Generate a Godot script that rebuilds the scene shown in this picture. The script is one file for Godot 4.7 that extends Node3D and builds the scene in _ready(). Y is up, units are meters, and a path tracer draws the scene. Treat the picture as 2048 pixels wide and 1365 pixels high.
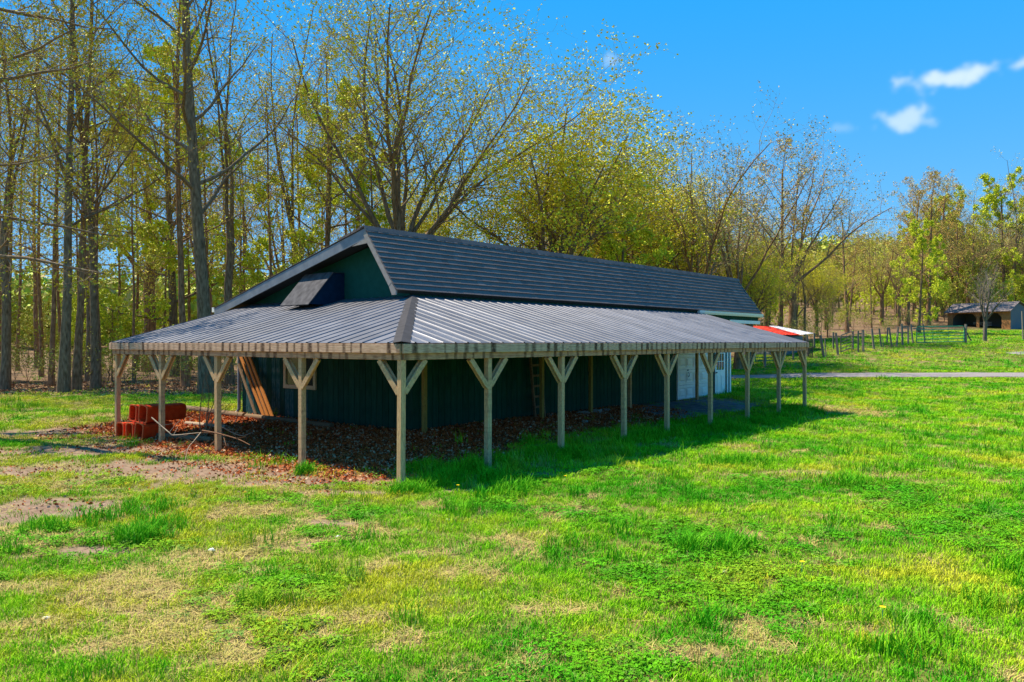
extends Node3D
# World axes follow the barn: +x runs along the long porch side, -z runs along the gable side, y is up.
# The origin is the foot of the porch's near corner post.

const CAM := Vector3(-8.53, 2.29, 9.37)
const YAW := 0.695
const FOC := 1600.0
var fwd := Vector3(cos(YAW), 0, -sin(YAW))
var rgt := Vector3(sin(YAW), 0, cos(YAW))
var rng := RandomNumberGenerator.new()
var n_big := FastNoiseLite.new()
var n_mid := FastNoiseLite.new()
var n_fine := FastNoiseLite.new()
var M := {}
var mesh_cache := {}
var names := {}

# ---------------------------------------------------------------- small helpers
func ss(a: float, b: float, x: float) -> float:
	var t := clampf((x - a) / (b - a), 0.0, 1.0)
	return t * t * (3.0 - 2.0 * t)

func table(xs: Array, ys: Array, x: float) -> float:
	if x <= xs[0]: return ys[0]
	for k in range(1, xs.size()):
		if x < xs[k]:
			var t: float = (x - xs[k - 1]) / (xs[k] - xs[k - 1])
			return lerpf(ys[k - 1], ys[k], t)
	return ys[-1]

func spot(bearing: float, ahead: float) -> Vector3:
	var p := CAM + fwd * ahead + rgt * (bearing - 1024.0) / FOC * ahead
	return Vector3(p.x, ground_y(p.x, p.z), p.z)

func sight(u: float, v: float, ahead: float) -> Vector3:
	return CAM + fwd * ahead + rgt * (u - 1024.0) / FOC * ahead + Vector3.UP * (684.0 - v) / FOC * ahead

func on_gable(u: float, v: float, x: float) -> Vector3:
	var d := fwd + rgt * (u - 1024.0) / FOC + Vector3.UP * (684.0 - v) / FOC
	return CAM + d * ((x - CAM.x) / d.x)

func on_side(u: float, v: float, z: float) -> Vector3:
	var d := fwd + rgt * (u - 1024.0) / FOC + Vector3.UP * (684.0 - v) / FOC
	return CAM + d * ((z - CAM.z) / d.z)

func on_ground(u: float, v: float) -> Vector3:
	var d := fwd + rgt * (u - 1024.0) / FOC + Vector3.UP * (684.0 - v) / FOC
	var a := 3.0
	while a < 200.0:
		var p := CAM + d * a
		if p.y <= ground_y(p.x, p.z): return Vector3(p.x, ground_y(p.x, p.z), p.z)
		a *= 1.004
	return spot(u, 60.0)

func ground_y(x: float, z: float) -> float:
	var q := Vector3(x, 0, z) - CAM
	var a := q.dot(fwd)
	var r := q.dot(rgt)
	var b := r / maxf(absf(a), 1.0)
	var wr := ss(0.08, 0.42, b)
	var far_l := table([0, 20, 34, 50, 80, 130, 250, 330, 500], [0, 0.05, 0.12, 0.2, 0.7, 2.5, 10.0, 13.0, 14.0], a)
	var far_r := table([0, 26, 30, 44, 50, 55, 62, 90, 130, 250, 330, 500], [0, 0.0, 0.08, 0.38, 0.72, 1.15, 1.98, 3.85, 8.0, 24.0, 30.0, 31.0], a)
	var y := lerpf(far_l, far_r, wr)
	y += 0.24 * ss(-0.9, 3.2, -z) * ss(-1.2, 3.2, x) * (1.0 - ss(21, 27, x)) * (1.0 - ss(13, 18, -z))
	y += 0.035 * n_mid.get_noise_2d(x * 1.2, z * 1.2) + 0.012 * n_fine.get_noise_2d(x, z)
	return y

func numbered(called: String) -> String:
	if not names.has(called):
		names[called] = 0
		return called
	names[called] += 1
	return "%s_%03d" % [called, names[called]]

func tag(o: Node, label: String, category: String, group := "", kind := "") -> Node:
	if label: o.set_meta("label", label)
	if category: o.set_meta("category", category)
	if group: o.set_meta("group", group)
	if kind: o.set_meta("kind", kind)
	return o

func thing(called: String, label: String, category: String, at: Vector3, turn := 0.0, group := "") -> Node3D:
	var o := Node3D.new()
	o.name = numbered(called)
	add_child(o)
	o.position = at
	o.rotation.y = turn
	tag(o, label, category, group)
	return o

func part(parent: Node, called: String, mesh: Mesh, mat: Material, at := Vector3.ZERO) -> MeshInstance3D:
	var o := MeshInstance3D.new()
	o.name = numbered(called) if parent == self else called
	o.mesh = mesh
	o.material_override = mat
	o.position = at
	parent.add_child(o, true)
	return o

# ---------------------------------------------------------------- mesh building
class Buf:
	var v := PackedVector3Array()
	var n := PackedVector3Array()
	var c := PackedColorArray()
	var t := PackedVector2Array()
	var i := PackedInt32Array()
	func tri(a: Vector3, b: Vector3, d: Vector3, col := Color.WHITE):
		var nn := (b - a).cross(d - a).normalized()
		for p in [a, d, b]:
			v.append(p); n.append(nn); c.append(col); t.append(Vector2.ZERO)
	func quad(a: Vector3, b: Vector3, d: Vector3, e: Vector3, col := Color.WHITE, uv := []):
		var nn := (b - a).cross(d - a).normalized()
		var ps := [a, d, b, a, e, d]
		var ks := [0, 2, 1, 0, 3, 2]
		for k in 6:
			v.append(ps[k]); n.append(nn); c.append(col)
			t.append(uv[ks[k]] if uv.size() else Vector2.ZERO)
	func box(lo: Vector3, hi: Vector3, col := Color.WHITE):
		var a := Vector3(lo.x, lo.y, hi.z); var b := Vector3(hi.x, lo.y, hi.z); var d := Vector3(hi.x, hi.y, hi.z); var e := Vector3(lo.x, hi.y, hi.z)
		var f := Vector3(lo.x, lo.y, lo.z); var g := Vector3(hi.x, lo.y, lo.z); var h := Vector3(hi.x, hi.y, lo.z); var j := Vector3(lo.x, hi.y, lo.z)
		quad(a, b, d, e, col); quad(g, f, j, h, col); quad(b, g, h, d, col); quad(f, a, e, j, col); quad(e, d, h, j, col); quad(f, g, b, a, col)
	func slab(pts: Array, off: Vector3, col := Color.WHITE):
		var q := []
		for p in pts: q.append(p + off)
		var nn: Vector3 = (pts[1] - pts[0]).cross(pts[2] - pts[0])
		var flip := nn.dot(off) > 0.0
		for k in range(1, pts.size() - 1):
			if flip:
				tri(pts[0], pts[k + 1], pts[k], col); tri(q[0], q[k], q[k + 1], col)
			else:
				tri(pts[0], pts[k], pts[k + 1], col); tri(q[0], q[k + 1], q[k], col)
		for k in pts.size():
			var m := (k + 1) % pts.size()
			if flip: quad(pts[k], pts[m], q[m], q[k], col)
			else: quad(pts[m], pts[k], q[k], q[m], col)
	func tube(pts: PackedVector3Array, rad: PackedFloat32Array, sides: int, col := Color.WHITE, cap := false):
		var base := v.size()
		var d0 := (pts[1] - pts[0]).normalized()
		var x := d0.cross(Vector3(0.31, 0.2, 0.93)).normalized()
		var ln := 0.0
		for k in pts.size():
			var d := (pts[mini(k + 1, pts.size() - 1)] - pts[maxi(k - 1, 0)]).normalized()
			x = (x - d * x.dot(d)).normalized()
			var y := d.cross(x)
			if k > 0: ln += pts[k].distance_to(pts[k - 1])
			for j in sides + 1:
				var w := TAU * j / sides
				var o := x * cos(w) + y * sin(w)
				v.append(pts[k] + o * rad[k]); n.append(o); c.append(col); t.append(Vector2(float(j) / sides, ln))
		var s := sides + 1
		if i.is_empty() and base > 0:
			for k in base: i.append(k)
		for k in pts.size() - 1:
			for j in sides:
				var a := base + k * s + j
				i.append_array(PackedInt32Array([a, a + s + 1, a + 1, a, a + s, a + s + 1]))
		if cap:
			for e in [0, pts.size() - 1]:
				var mid := v.size()
				var dd := d0 * -1.0 if e == 0 else (pts[e] - pts[e - 1]).normalized()
				v.append(pts[e]); n.append(dd); c.append(col); t.append(Vector2.ZERO)
				for j in sides + 1:
					v.append(v[base + e * s + j]); n.append(dd); c.append(col); t.append(Vector2.ZERO)
				for j in sides:
					if e == 0: i.append_array(PackedInt32Array([mid, mid + 1 + j, mid + 2 + j]))
					else: i.append_array(PackedInt32Array([mid, mid + 2 + j, mid + 1 + j]))
	func mesh() -> ArrayMesh:
		var a := []
		a.resize(Mesh.ARRAY_MAX)
		a[Mesh.ARRAY_VERTEX] = v; a[Mesh.ARRAY_NORMAL] = n; a[Mesh.ARRAY_COLOR] = c; a[Mesh.ARRAY_TEX_UV] = t
		if i.size(): a[Mesh.ARRAY_INDEX] = i
		var m := ArrayMesh.new()
		m.add_surface_from_arrays(Mesh.PRIMITIVE_TRIANGLES, a)
		return m

# a timber of width w and depth d that runs up local y, with chamfered long edges; several length offsets so that grain differs
func member_mesh(w: float, d: float, l: float, variant := 0, ch := 0.004) -> ArrayMesh:
	var key := "m%.3f_%.3f_%.3f_%d" % [w, d, l, variant]
	if mesh_cache.has(key): return mesh_cache[key]
	var b := Buf.new()
	var hw := w / 2; var hd := d / 2
	ch = minf(ch, minf(w, d) * 0.2)
	var pr := [Vector2(hw, -hd + ch), Vector2(hw, hd - ch), Vector2(hw - ch, hd), Vector2(-hw + ch, hd), Vector2(-hw, hd - ch), Vector2(-hw, -hd + ch), Vector2(-hw + ch, -hd), Vector2(hw - ch, -hd)]
	var run := variant * 0.37
	var u0 := variant * 1.71
	for k in 8:
		var p: Vector2 = pr[k]; var q: Vector2 = pr[(k + 1) % 8]
		var w2 := p.distance_to(q)
		b.quad(Vector3(q.x, 0, q.y), Vector3(p.x, 0, p.y), Vector3(p.x, l, p.y), Vector3(q.x, l, q.y), Color.WHITE, [Vector2(u0, run + w2), Vector2(u0, run), Vector2(u0 + l, run), Vector2(u0 + l, run + w2)])
		run += w2
	for k in range(1, 7):
		var a0: Vector2 = pr[0]; var a1: Vector2 = pr[k]; var a2: Vector2 = pr[k + 1]
		b.tri(Vector3(a0.x, 0, a0.y), Vector3(a1.x, 0, a1.y), Vector3(a2.x, 0, a2.y))
		b.tri(Vector3(a0.x, l, a0.y), Vector3(a2.x, l, a2.y), Vector3(a1.x, l, a1.y))
	mesh_cache[key] = b.mesh()
	return mesh_cache[key]

func member(parent: Node, called: String, a: Vector3, b: Vector3, w: float, d: float, mat: Material, hint := Vector3(1, 0, 0), variant := 0) -> MeshInstance3D:
	var y := (b - a).normalized()
	var x := (hint - y * hint.dot(y)).normalized()
	var o := part(parent, called, member_mesh(w, d, snappedf(a.distance_to(b), 0.001), variant), mat)
	o.transform = Transform3D(Basis(x, y, x.cross(y)), a)
	return o

func boxmesh(size: Vector3) -> ArrayMesh:
	var key := "b%.3f_%.3f_%.3f" % [size.x, size.y, size.z]
	if not mesh_cache.has(key):
		var b := Buf.new()
		b.box(-size / 2, size / 2)
		mesh_cache[key] = b.mesh()
	return mesh_cache[key]

func bar(parent: Node, called: String, pts: Array, r: float, mat: Material, sides := 8, r_end := -1.0) -> MeshInstance3D:
	var b := Buf.new()
	var rad := PackedFloat32Array()
	for k in pts.size(): rad.append(lerpf(r, r if r_end < 0 else r_end, float(k) / (pts.size() - 1)))
	b.tube(PackedVector3Array(pts), rad, sides, Color.WHITE, true)
	return part(parent, called, b.mesh(), mat)

# ---------------------------------------------------------------- materials
func lin(r: float, g: float, b: float) -> Color:
	return Color(r, g, b).linear_to_srgb()

func ramp_image(sd: int, freq: float, stops: Array, size := 256, octaves := 4, w := -1) -> Image:
	var f := FastNoiseLite.new()
	f.seed = sd; f.frequency = freq; f.fractal_octaves = octaves
	var g := f.get_seamless_image(w if w > 0 else size, size)
	g.convert(Image.FORMAT_L8)
	var out := Image.create(g.get_width(), g.get_height(), false, Image.FORMAT_RGB8)
	var lut := []
	for k in 256:
		var x := k / 255.0 * (stops.size() - 1)
		var i0 := mini(int(x), stops.size() - 2)
		var ca: Color = stops[i0]; var cb: Color = stops[i0 + 1]
		lut.append(ca.lerp(cb, x - i0))
	var data := g.get_data()
	var wdt := g.get_width()
	for k in data.size(): out.set_pixel(k % wdt, k / wdt, lut[data[k]])
	return out

func mat(col: Color, rough := 0.8, metal := 0.0) -> StandardMaterial3D:
	var m := StandardMaterial3D.new()
	m.albedo_color = col
	m.roughness = rough
	m.metallic = metal
	m.metallic_specular = 0.2
	m.cull_mode = BaseMaterial3D.CULL_DISABLED
	return m

func noisy(sd: int, freq: float, stops: Array, scale: Vector3, rough := 0.85, tri := true, relief := 0.0, octaves := 4) -> StandardMaterial3D:
	var m := mat(Color.WHITE, rough)
	var im := ramp_image(sd, freq, stops, 256, octaves)
	m.albedo_texture = ImageTexture.create_from_image(im)
	m.uv1_scale = scale
	m.uv1_triplanar = tri
	if relief > 0:
		var g := im.duplicate()
		g.convert(Image.FORMAT_L8)
		m.heightmap_enabled = true
		m.heightmap_texture = ImageTexture.create_from_image(g)
		m.heightmap_scale = relief
	return m

func tinted(rough := 0.8) -> StandardMaterial3D:
	var m := mat(Color.WHITE, rough)
	m.vertex_color_use_as_albedo = true
	return m

# weathered board: long grain along u, knots, and drip stains where the roof ribs let the rain run down
func board_image(sd: int, light: Color, mid: Color, dark: Color, stain: float) -> Image:
	var r2 := RandomNumberGenerator.new()
	r2.seed = sd
	var g := FastNoiseLite.new(); g.seed = sd; g.frequency = 1.0; g.fractal_octaves = 3
	var im := Image.create(1024, 96, false, Image.FORMAT_RGB8)
	var drips := []
	for k in 22: drips.append([k / 22.0 + r2.randf_range(-0.006, 0.006), r2.randf_range(0.0, 1.0), r2.randf_range(0.006, 0.017)])
	for x in 1024:
		var fx := x / 1024.0
		var st := 0.0
		for d in drips:
			var q: float = absf(fx - d[0])
			q = minf(q, 1.0 - q) / d[2]
			if q < 1.0: st = maxf(st, (1.0 - q * q) * d[1])
		for y in 96:
			var fy := y / 96.0
			var a: float = g.get_noise_2d(x * 0.006 + 3.0 * sin(fx * TAU), y * 0.16) * 0.5 + 0.5
			var b: float = g.get_noise_2d(x * 0.03, y * 0.6 + 90.0) * 0.5 + 0.5
			var rr: float = g.get_noise_2d(x * 0.05, y * 0.05 + 300.0) * 0.5 + 0.5
			var col := dark.lerp(mid, clampf(a * 1.6 - 0.1, 0, 1)).lerp(light, clampf(b * 1.5 - 0.45, 0, 1) * 0.75)
			col = col.lerp(dark.darkened(0.55), clampf(st * stain * (0.35 + rr * 1.1) , 0, 0.88))
			im.set_pixel(x, y, col)
	return im

func board_mat(sd: int, light: Color, mid: Color, dark: Color, stain := 0.0, len_m := 2.6, v_m := 0.35) -> StandardMaterial3D:
	var m := mat(Color.WHITE, 0.86)
	var im := board_image(sd, light, mid, dark, stain)
	m.albedo_texture = ImageTexture.create_from_image(im)
	m.uv1_scale = Vector3(1.0 / len_m, 1.0 / v_m, 1)
	return m

func make_materials():
	M.post = board_mat(11, lin(0.74, 0.50, 0.27), lin(0.58, 0.36, 0.18), lin(0.28, 0.15, 0.07), 0.0, 2.3, 0.4)
	M.post_b = board_mat(12, lin(0.70, 0.49, 0.27), lin(0.54, 0.35, 0.18), lin(0.25, 0.14, 0.07), 0.15, 2.1, 0.4)
	M.fascia_front = board_mat(21, lin(0.74, 0.51, 0.36), lin(0.58, 0.37, 0.24), lin(0.28, 0.14, 0.08), 0.9, 5.06, 0.34)
	M.beam_front = board_mat(22, lin(0.68, 0.44, 0.28), lin(0.52, 0.29, 0.16), lin(0.22, 0.09, 0.045), 0.7, 5.06, 0.34)
	M.fascia_side = board_mat(23, lin(0.74, 0.51, 0.36), lin(0.58, 0.37, 0.24), lin(0.28, 0.14, 0.08), 0.95, 5.06, 0.34)
	M.beam_side = board_mat(24, lin(0.68, 0.44, 0.28), lin(0.52, 0.29, 0.16), lin(0.22, 0.09, 0.045), 0.75, 5.06, 0.34)
	M.inner_post = board_mat(25, lin(0.38, 0.28, 0.08), lin(0.28, 0.20, 0.055), lin(0.13, 0.09, 0.03), 0.0, 2.2, 0.35)
	M.plank = board_mat(26, lin(0.62, 0.27, 0.07), lin(0.50, 0.19, 0.04), lin(0.24, 0.075, 0.02), 0.0, 1.6, 0.3)
	M.timber = board_mat(27, lin(0.30, 0.21, 0.13), lin(0.20, 0.13, 0.075), lin(0.08, 0.05, 0.03), 0.2, 1.8, 0.5)
	M.fence_wood = board_mat(28, lin(0.33, 0.29, 0.25), lin(0.22, 0.19, 0.16), lin(0.08, 0.07, 0.06), 0.2, 1.4, 0.3)
	M.shed_wood = board_mat(29, lin(0.56, 0.28, 0.11), lin(0.42, 0.19, 0.07), lin(0.18, 0.075, 0.03), 0.2, 2.0, 0.4)
	M.grey_wood = board_mat(30, lin(0.24, 0.26, 0.28), lin(0.17, 0.185, 0.20), lin(0.08, 0.09, 0.10), 0.2, 2.0, 0.4)
	M.metal = noisy(31, 0.012, [lin(0.11, 0.11, 0.13), lin(0.15, 0.15, 0.172), lin(0.19, 0.19, 0.215)], Vector3(0.45, 0.45, 0.45), 0.33)
	M.metal.metallic = 0.25
	M.metal.metallic_specular = 0.35
	M.metals = []
	for k in 4:
		var mm: StandardMaterial3D = M.metal.duplicate()
		var tone: float = [0.93, 1.0, 0.97, 0.9][k]
		mm.albedo_color = Color(tone, tone, tone)
		mm.uv1_offset = Vector3(k * 0.31, k * 0.17, k * 0.43)
		mm.roughness = [0.42, 0.45, 0.43, 0.47][k]
		M.metals.append(mm)
	M.cap = noisy(32, 0.02, [lin(0.04, 0.038, 0.04), lin(0.065, 0.062, 0.066)], Vector3(0.6, 0.6, 0.6), 0.85)
	M.cap.metallic_specular = 0.15
	M.shingle = []
	for k in 5:
		var s: float = [0.84, 0.94, 1.0, 1.08, 1.18][k]
		M.shingle.append(noisy(40 + k, 0.09, [lin(0.09 * s, 0.070 * s, 0.066 * s), lin(0.145 * s, 0.118 * s, 0.112 * s), lin(0.21 * s, 0.175 * s, 0.166 * s)], Vector3(1.6, 1.6, 1.6), 0.93))
	M.teal = []
	for k in 4:
		var s: float = [0.88, 1.0, 1.08, 0.95][k]
		M.teal.append(noisy(50 + k, 0.02, [lin(0.005 * s, 0.042 * s, 0.028 * s), lin(0.008 * s, 0.056 * s, 0.038 * s), lin(0.015 * s, 0.072 * s, 0.05 * s)], Vector3(1.5, 0.35, 1.5), 0.7))
	M.teal_worn = noisy(57, 0.03, [lin(0.008, 0.055, 0.06), lin(0.02, 0.085, 0.088), lin(0.10, 0.15, 0.14)], Vector3(1.2, 0.6, 1.2), 0.8)
	M.teal_sheet = noisy(56, 0.02, [lin(0.008, 0.072, 0.053), lin(0.013, 0.092, 0.07)], Vector3(0.8, 0.8, 0.8), 0.6)
	M.groove = mat(lin(0.004, 0.018, 0.02), 0.9)
	M.fascia_metal = noisy(58, 0.02, [lin(0.19, 0.20, 0.22), lin(0.27, 0.28, 0.30)], Vector3(0.6, 0.6, 0.6), 0.45)
	M.fascia_metal.metallic = 0.25
	M.rake = noisy(59, 0.03, [lin(0.27, 0.235, 0.21), lin(0.35, 0.31, 0.28)], Vector3(1, 1, 1), 0.7)
	M.soffit = noisy(60, 0.03, [lin(0.035, 0.04, 0.042), lin(0.055, 0.06, 0.062)], Vector3(1, 1, 1), 0.85)
	M.white = noisy(61, 0.02, [lin(0.74, 0.74, 0.72), lin(0.84, 0.84, 0.82)], Vector3(0.7, 0.7, 0.7), 0.5)
	M.gutter = noisy(62, 0.02, [lin(0.72, 0.72, 0.66), lin(0.82, 0.82, 0.76)], Vector3(0.7, 0.7, 0.7), 0.45)
	M.cream = noisy(63, 0.03, [lin(0.46, 0.36, 0.22), lin(0.58, 0.47, 0.31)], Vector3(1, 1, 1), 0.7)
	M.glass = mat(lin(0.012, 0.02, 0.022), 0.05)
	M.glass.metallic_specular = 0.6
	M.hood = noisy(64, 0.018, [lin(0.045, 0.043, 0.046), lin(0.085, 0.082, 0.086), lin(0.13, 0.125, 0.13)], Vector3(1.1, 1.1, 1.1), 0.5)
	M.hood.roughness = 0.9
	M.hood.metallic_specular = 0.1
	M.hood_side = noisy(65, 0.02, [lin(0.004, 0.022, 0.05), lin(0.007, 0.034, 0.075)], Vector3(1, 1, 1), 0.6)
	M.black = mat(lin(0.006, 0.006, 0.006), 0.6)
	M.steel = mat(lin(0.32, 0.34, 0.35), 0.4, 0.6)
	M.concrete = noisy(66, 0.02, [lin(0.10, 0.105, 0.125), lin(0.17, 0.175, 0.195), lin(0.24, 0.245, 0.26)], Vector3(0.5, 0.5, 0.5), 0.92, true, 0.4)
	M.stone = noisy(67, 0.03, [lin(0.22, 0.20, 0.18), lin(0.46, 0.44, 0.40)], Vector3(2, 2, 2), 0.9)
	M.tub = noisy(68, 0.015, [lin(0.58, 0.035, 0.008), lin(0.70, 0.055, 0.012), lin(0.78, 0.085, 0.02)], Vector3(1.4, 1.4, 1.4), 0.5)
	M.tub_rim = noisy(73, 0.03, [lin(0.72, 0.10, 0.03), lin(0.85, 0.18, 0.06)], Vector3(3, 3, 3), 0.6)
	M.green_pipe = noisy(69, 0.03, [lin(0.02, 0.20, 0.115), lin(0.04, 0.30, 0.18)], Vector3(1.5, 1.5, 1.5), 0.45)
	M.dark_pipe = noisy(70, 0.03, [lin(0.05, 0.05, 0.045), lin(0.12, 0.11, 0.10)], Vector3(1.5, 1.5, 1.5), 0.55)
	M.red_tin = noisy(71, 0.02, [lin(0.62, 0.035, 0.02), lin(0.78, 0.07, 0.035)], Vector3(0.5, 0.5, 0.5), 0.5)
	M.pale_tin = noisy(72, 0.02, [lin(0.55, 0.53, 0.54), lin(0.72, 0.70, 0.70)], Vector3(0.5, 0.5, 0.5), 0.5)
	M.bark = noisy(80, 0.03, [lin(0.07, 0.045, 0.024), lin(0.20, 0.14, 0.085), lin(0.36, 0.27, 0.175)], Vector3(1.3, 0.28, 1.3), 0.95, true, 2.5, 5)
	M.bark_brown = noisy(81, 0.03, [lin(0.085, 0.044, 0.021), lin(0.26, 0.15, 0.08), lin(0.42, 0.27, 0.155)], Vector3(1.3, 0.28, 1.3), 0.95, true, 2.5, 5)
	M.bark_grey = noisy(82, 0.03, [lin(0.06, 0.05, 0.045), lin(0.14, 0.12, 0.10), lin(0.24, 0.21, 0.18)], Vector3(1.3, 0.3, 1.3), 0.95, true, 1.5, 5)
	M.twig = mat(lin(0.22, 0.15, 0.09), 0.9)
	M.twig_brown = mat(lin(0.27, 0.18, 0.105), 0.9)
	M.twig_grey = mat(lin(0.32, 0.25, 0.19), 0.9)
	M.pale_branch = noisy(83, 0.03, [lin(0.24, 0.18, 0.125), lin(0.42, 0.34, 0.25)], Vector3(3, 3, 3), 0.85)
	M.brown_branch = noisy(84, 0.03, [lin(0.13, 0.065, 0.035), lin(0.24, 0.13, 0.075)], Vector3(3, 3, 3), 0.85)
	M.leaf = tinted(0.6)
	M.leaf.backlight = Color(1, 1, 1)
	M.leaf.metallic_specular = 0.2
	M.grass = tinted(0.8)
	M.grass.metallic_specular = 0.15
	M.grass.backlight = Color(0.8, 0.8, 0.8)
	M.litter = tinted(0.8)
	M.litter.metallic_specular = 0.05
	M.litter.backlight = Color(0.25, 0.25, 0.25)
	M.ground = noisy(90, 0.035, [lin(0.42, 0.42, 0.42), lin(0.8, 0.8, 0.8), lin(1, 1, 1)], Vector3(1.1, 1.1, 1.1), 0.97, true, 1.5, 5)
	M.ground.uv1_world_triplanar = true
	M.ground.vertex_color_use_as_albedo = true
	M.gravel = noisy(91, 0.12, [lin(0.12, 0.105, 0.10), lin(0.24, 0.21, 0.20), lin(0.40, 0.35, 0.34)], Vector3(1.3, 1.3, 1.3), 0.95, true, 1.5, 5)
	M.gravel.uv1_world_triplanar = true

# ---------------------------------------------------------------- sky
func cloud_cover() -> ImageTexture:
	var w := 2048; var h := 1024
	var im := Image.create(w, h, false, Image.FORMAT_RGBA8)
	im.fill(Color(0, 0, 0, 0))
	var f := FastNoiseLite.new(); f.seed = 5; f.frequency = 0.02; f.fractal_octaves = 4
	# small fair-weather clouds: bearing, height, half width, half height (degrees), strength
	var clouds := [[1892, 158, 2.9, 0.85, 0.82], [1808, 238, 2.2, 0.85, 0.62], [1220, 118, 0.85, 0.5, 0.34], [1676, 256, 1.3, 0.42, 0.17], [2062, 118, 1.6, 0.5, 0.6]]
	var more := RandomNumberGenerator.new(); more.seed = 77
	for k in 34: clouds.append([more.randf_range(2300, 16500), more.randf_range(60, 330), more.randf_range(0.8, 3.2), more.randf_range(0.4, 0.9), more.randf_range(0.15, 0.8)])
	for c in clouds:
		var az: float
		var el: float
		if c[0] < 2200:
			var d: Vector3 = (fwd + rgt * (c[0] - 1024.0) / FOC + Vector3.UP * (684.0 - c[1]) / FOC).normalized()
			az = atan2(d.x, -d.z); el = asin(d.y)
		else:
			az = c[0] / 16500.0 * TAU + 0.6; el = c[1] / 330.0 * 0.5 + 0.12
			if absf(wrapf(az - atan2(fwd.x, -fwd.z), -PI, PI)) < 0.75: continue
		var cx := fposmod(az / TAU, 1.0) * w
		var cy := (0.5 - el / PI) * h
		var rx: float = c[2] / 360.0 * w; var ry: float = c[3] / 180.0 * h
		for y in range(int(cy - ry * 2.2), int(cy + ry * 2.2)):
			for x in range(int(cx - rx * 1.8), int(cx + rx * 1.8)):
				var dx := (x - cx) / rx
				var dy := (y - cy) / ry
				if dy > 0: dy *= 1.25
				var e := sqrt(dx * dx + dy * dy) + f.get_noise_2d(x * 4.5, y * 6.0) * 0.75 + f.get_noise_2d(x * 14.0, y * 14.0) * 0.18
				var a: float = ss(1.0, 0.25, e) * c[4]
				if a > 0.003:
					var px := posmod(x, w)
					var was := im.get_pixel(px, y).a
					im.set_pixel(px, y, Color(0.95, 0.97, 1.0, maxf(a, was)))
	return ImageTexture.create_from_image(im)

func make_sky():
	var cam := Camera3D.new()
	cam.name = "camera"
	add_child(cam)
	cam.position = CAM
	cam.rotation = Vector3(deg_to_rad(0.045), YAW - PI / 2, 0)
	cam.fov = rad_to_deg(2.0 * atan(682.5 / FOC))
	cam.far = 2000.0
	cam.current = true
	var sun := DirectionalLight3D.new()
	sun.name = "sun"
	add_child(sun)
	sun.look_at_from_position(Vector3.ZERO, Vector3(0.33, -2.2, 1.45), Vector3(1, 0, 0))
	sun.light_energy = 1.2
	sun.light_color = Color(1.0, 0.955, 0.87)
	sun.light_angular_distance = 0.5
	sun.shadow_enabled = true
	var env := Environment.new()
	var sky := Sky.new()
	var sm := ProceduralSkyMaterial.new()
	sm.sky_top_color = lin(0.002, 0.145, 0.37)
	sm.sky_horizon_color = lin(0.14, 0.285, 0.40)
	sm.sky_curve = 0.115
	sm.ground_bottom_color = lin(0.06, 0.10, 0.03)
	sm.ground_horizon_color = lin(0.10, 0.16, 0.16)
	sm.sun_angle_max = 1.0
	sm.sky_cover = cloud_cover()
	sm.sky_cover_modulate = Color(0.6, 0.5, 0.2)
	sky.sky_material = sm
	env.background_mode = Environment.BG_SKY
	env.sky = sky
	env.tonemap_mode = Environment.TONE_MAPPER_LINEAR
	env.tonemap_exposure = 2.7
	env.sdfgi_enabled = true
	env.ssao_enabled = true
	env.ssil_enabled = true
	var we := WorldEnvironment.new()
	we.name = "world_environment"
	we.environment = env
	add_child(we)

# ---------------------------------------------------------------- ground cover map: what grows or lies where
# bare or strewn spots: bearing, picture row, half width, half depth (metres), kind (0 soil, 1 straw, 2 moss)
var spots := []

func add_spot(u: float, v: float, rw: float, rd: float, kind: int):
	var p := on_ground(u, v)
	spots.append([p.x, p.z, rw, rd, kind])

func make_spots():
	for s in [[40, 1022, 1.6, 0.7, 0], [-60, 1030, 1.4, 0.8, 0], [190, 1102, 0.5, 0.19, 0], [430, 952, 1.5, 0.6, 0], [590, 966, 1.3, 0.4, 0], [330, 935, 1.6, 0.6, 0], [120, 905, 2.2, 0.5, 0], [740, 962, 0.8, 0.35, 0], [100, 868, 2.2, 0.7, 0], [250, 902, 1.8, 0.5, 0], [20, 942, 1.6, 0.45, 0], [690, 988, 0.8, 0.2, 0], [560, 1030, 0.9, 0.15, 1], [660, 1048, 0.4, 0.16, 0], [860, 1108, 0.42, 0.1, 1], [110, 1248, 0.5, 0.13, 1], [260, 1225, 0.4, 0.12, 1], [1095, 1222, 0.4, 0.1, 1],
			[1490, 897, 0.55, 0.3, 1], [1625, 962, 0.4, 0.16, 1], [1690, 968, 0.35, 0.16, 1], [1775, 953, 0.6, 0.2, 1], [1660, 840, 0.6, 0.5, 1], [1335, 892, 0.35, 0.25, 1], [1690, 826, 1.4, 1.6, 1], [40, 880, 1.1, 0.6, 2], [20, 1180, 0.6, 0.2, 1], [1540, 1250, 0.4, 0.14, 1], [1340, 1310, 0.5, 0.14, 1], [700, 1240, 0.5, 0.12, 1], [1060, 950, 0.5, 0.2, 0], [930, 985, 0.35, 0.12, 0]]:
		add_spot(s[0], s[1], s[2], s[3], s[4])

func spot_at(x: float, z: float, kind: int) -> float:
	var best := 0.0
	for s in spots:
		if s[4] != kind: continue
		var dx: float = x - s[0]; var dz: float = z - s[1]
		if absf(dx) > 4.0 or absf(dz) > 4.0: continue
		var r: float = (dx * rgt.x + dz * rgt.z) / s[2]
		var a: float = (dx * fwd.x + dz * fwd.z) / s[3]
		var e := sqrt(r * r + a * a) + 0.7 * n_mid.get_noise_2d(x * 7.0, z * 7.0)
		best = maxf(best, ss(1.25, 0.65, e))
	return best

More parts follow.
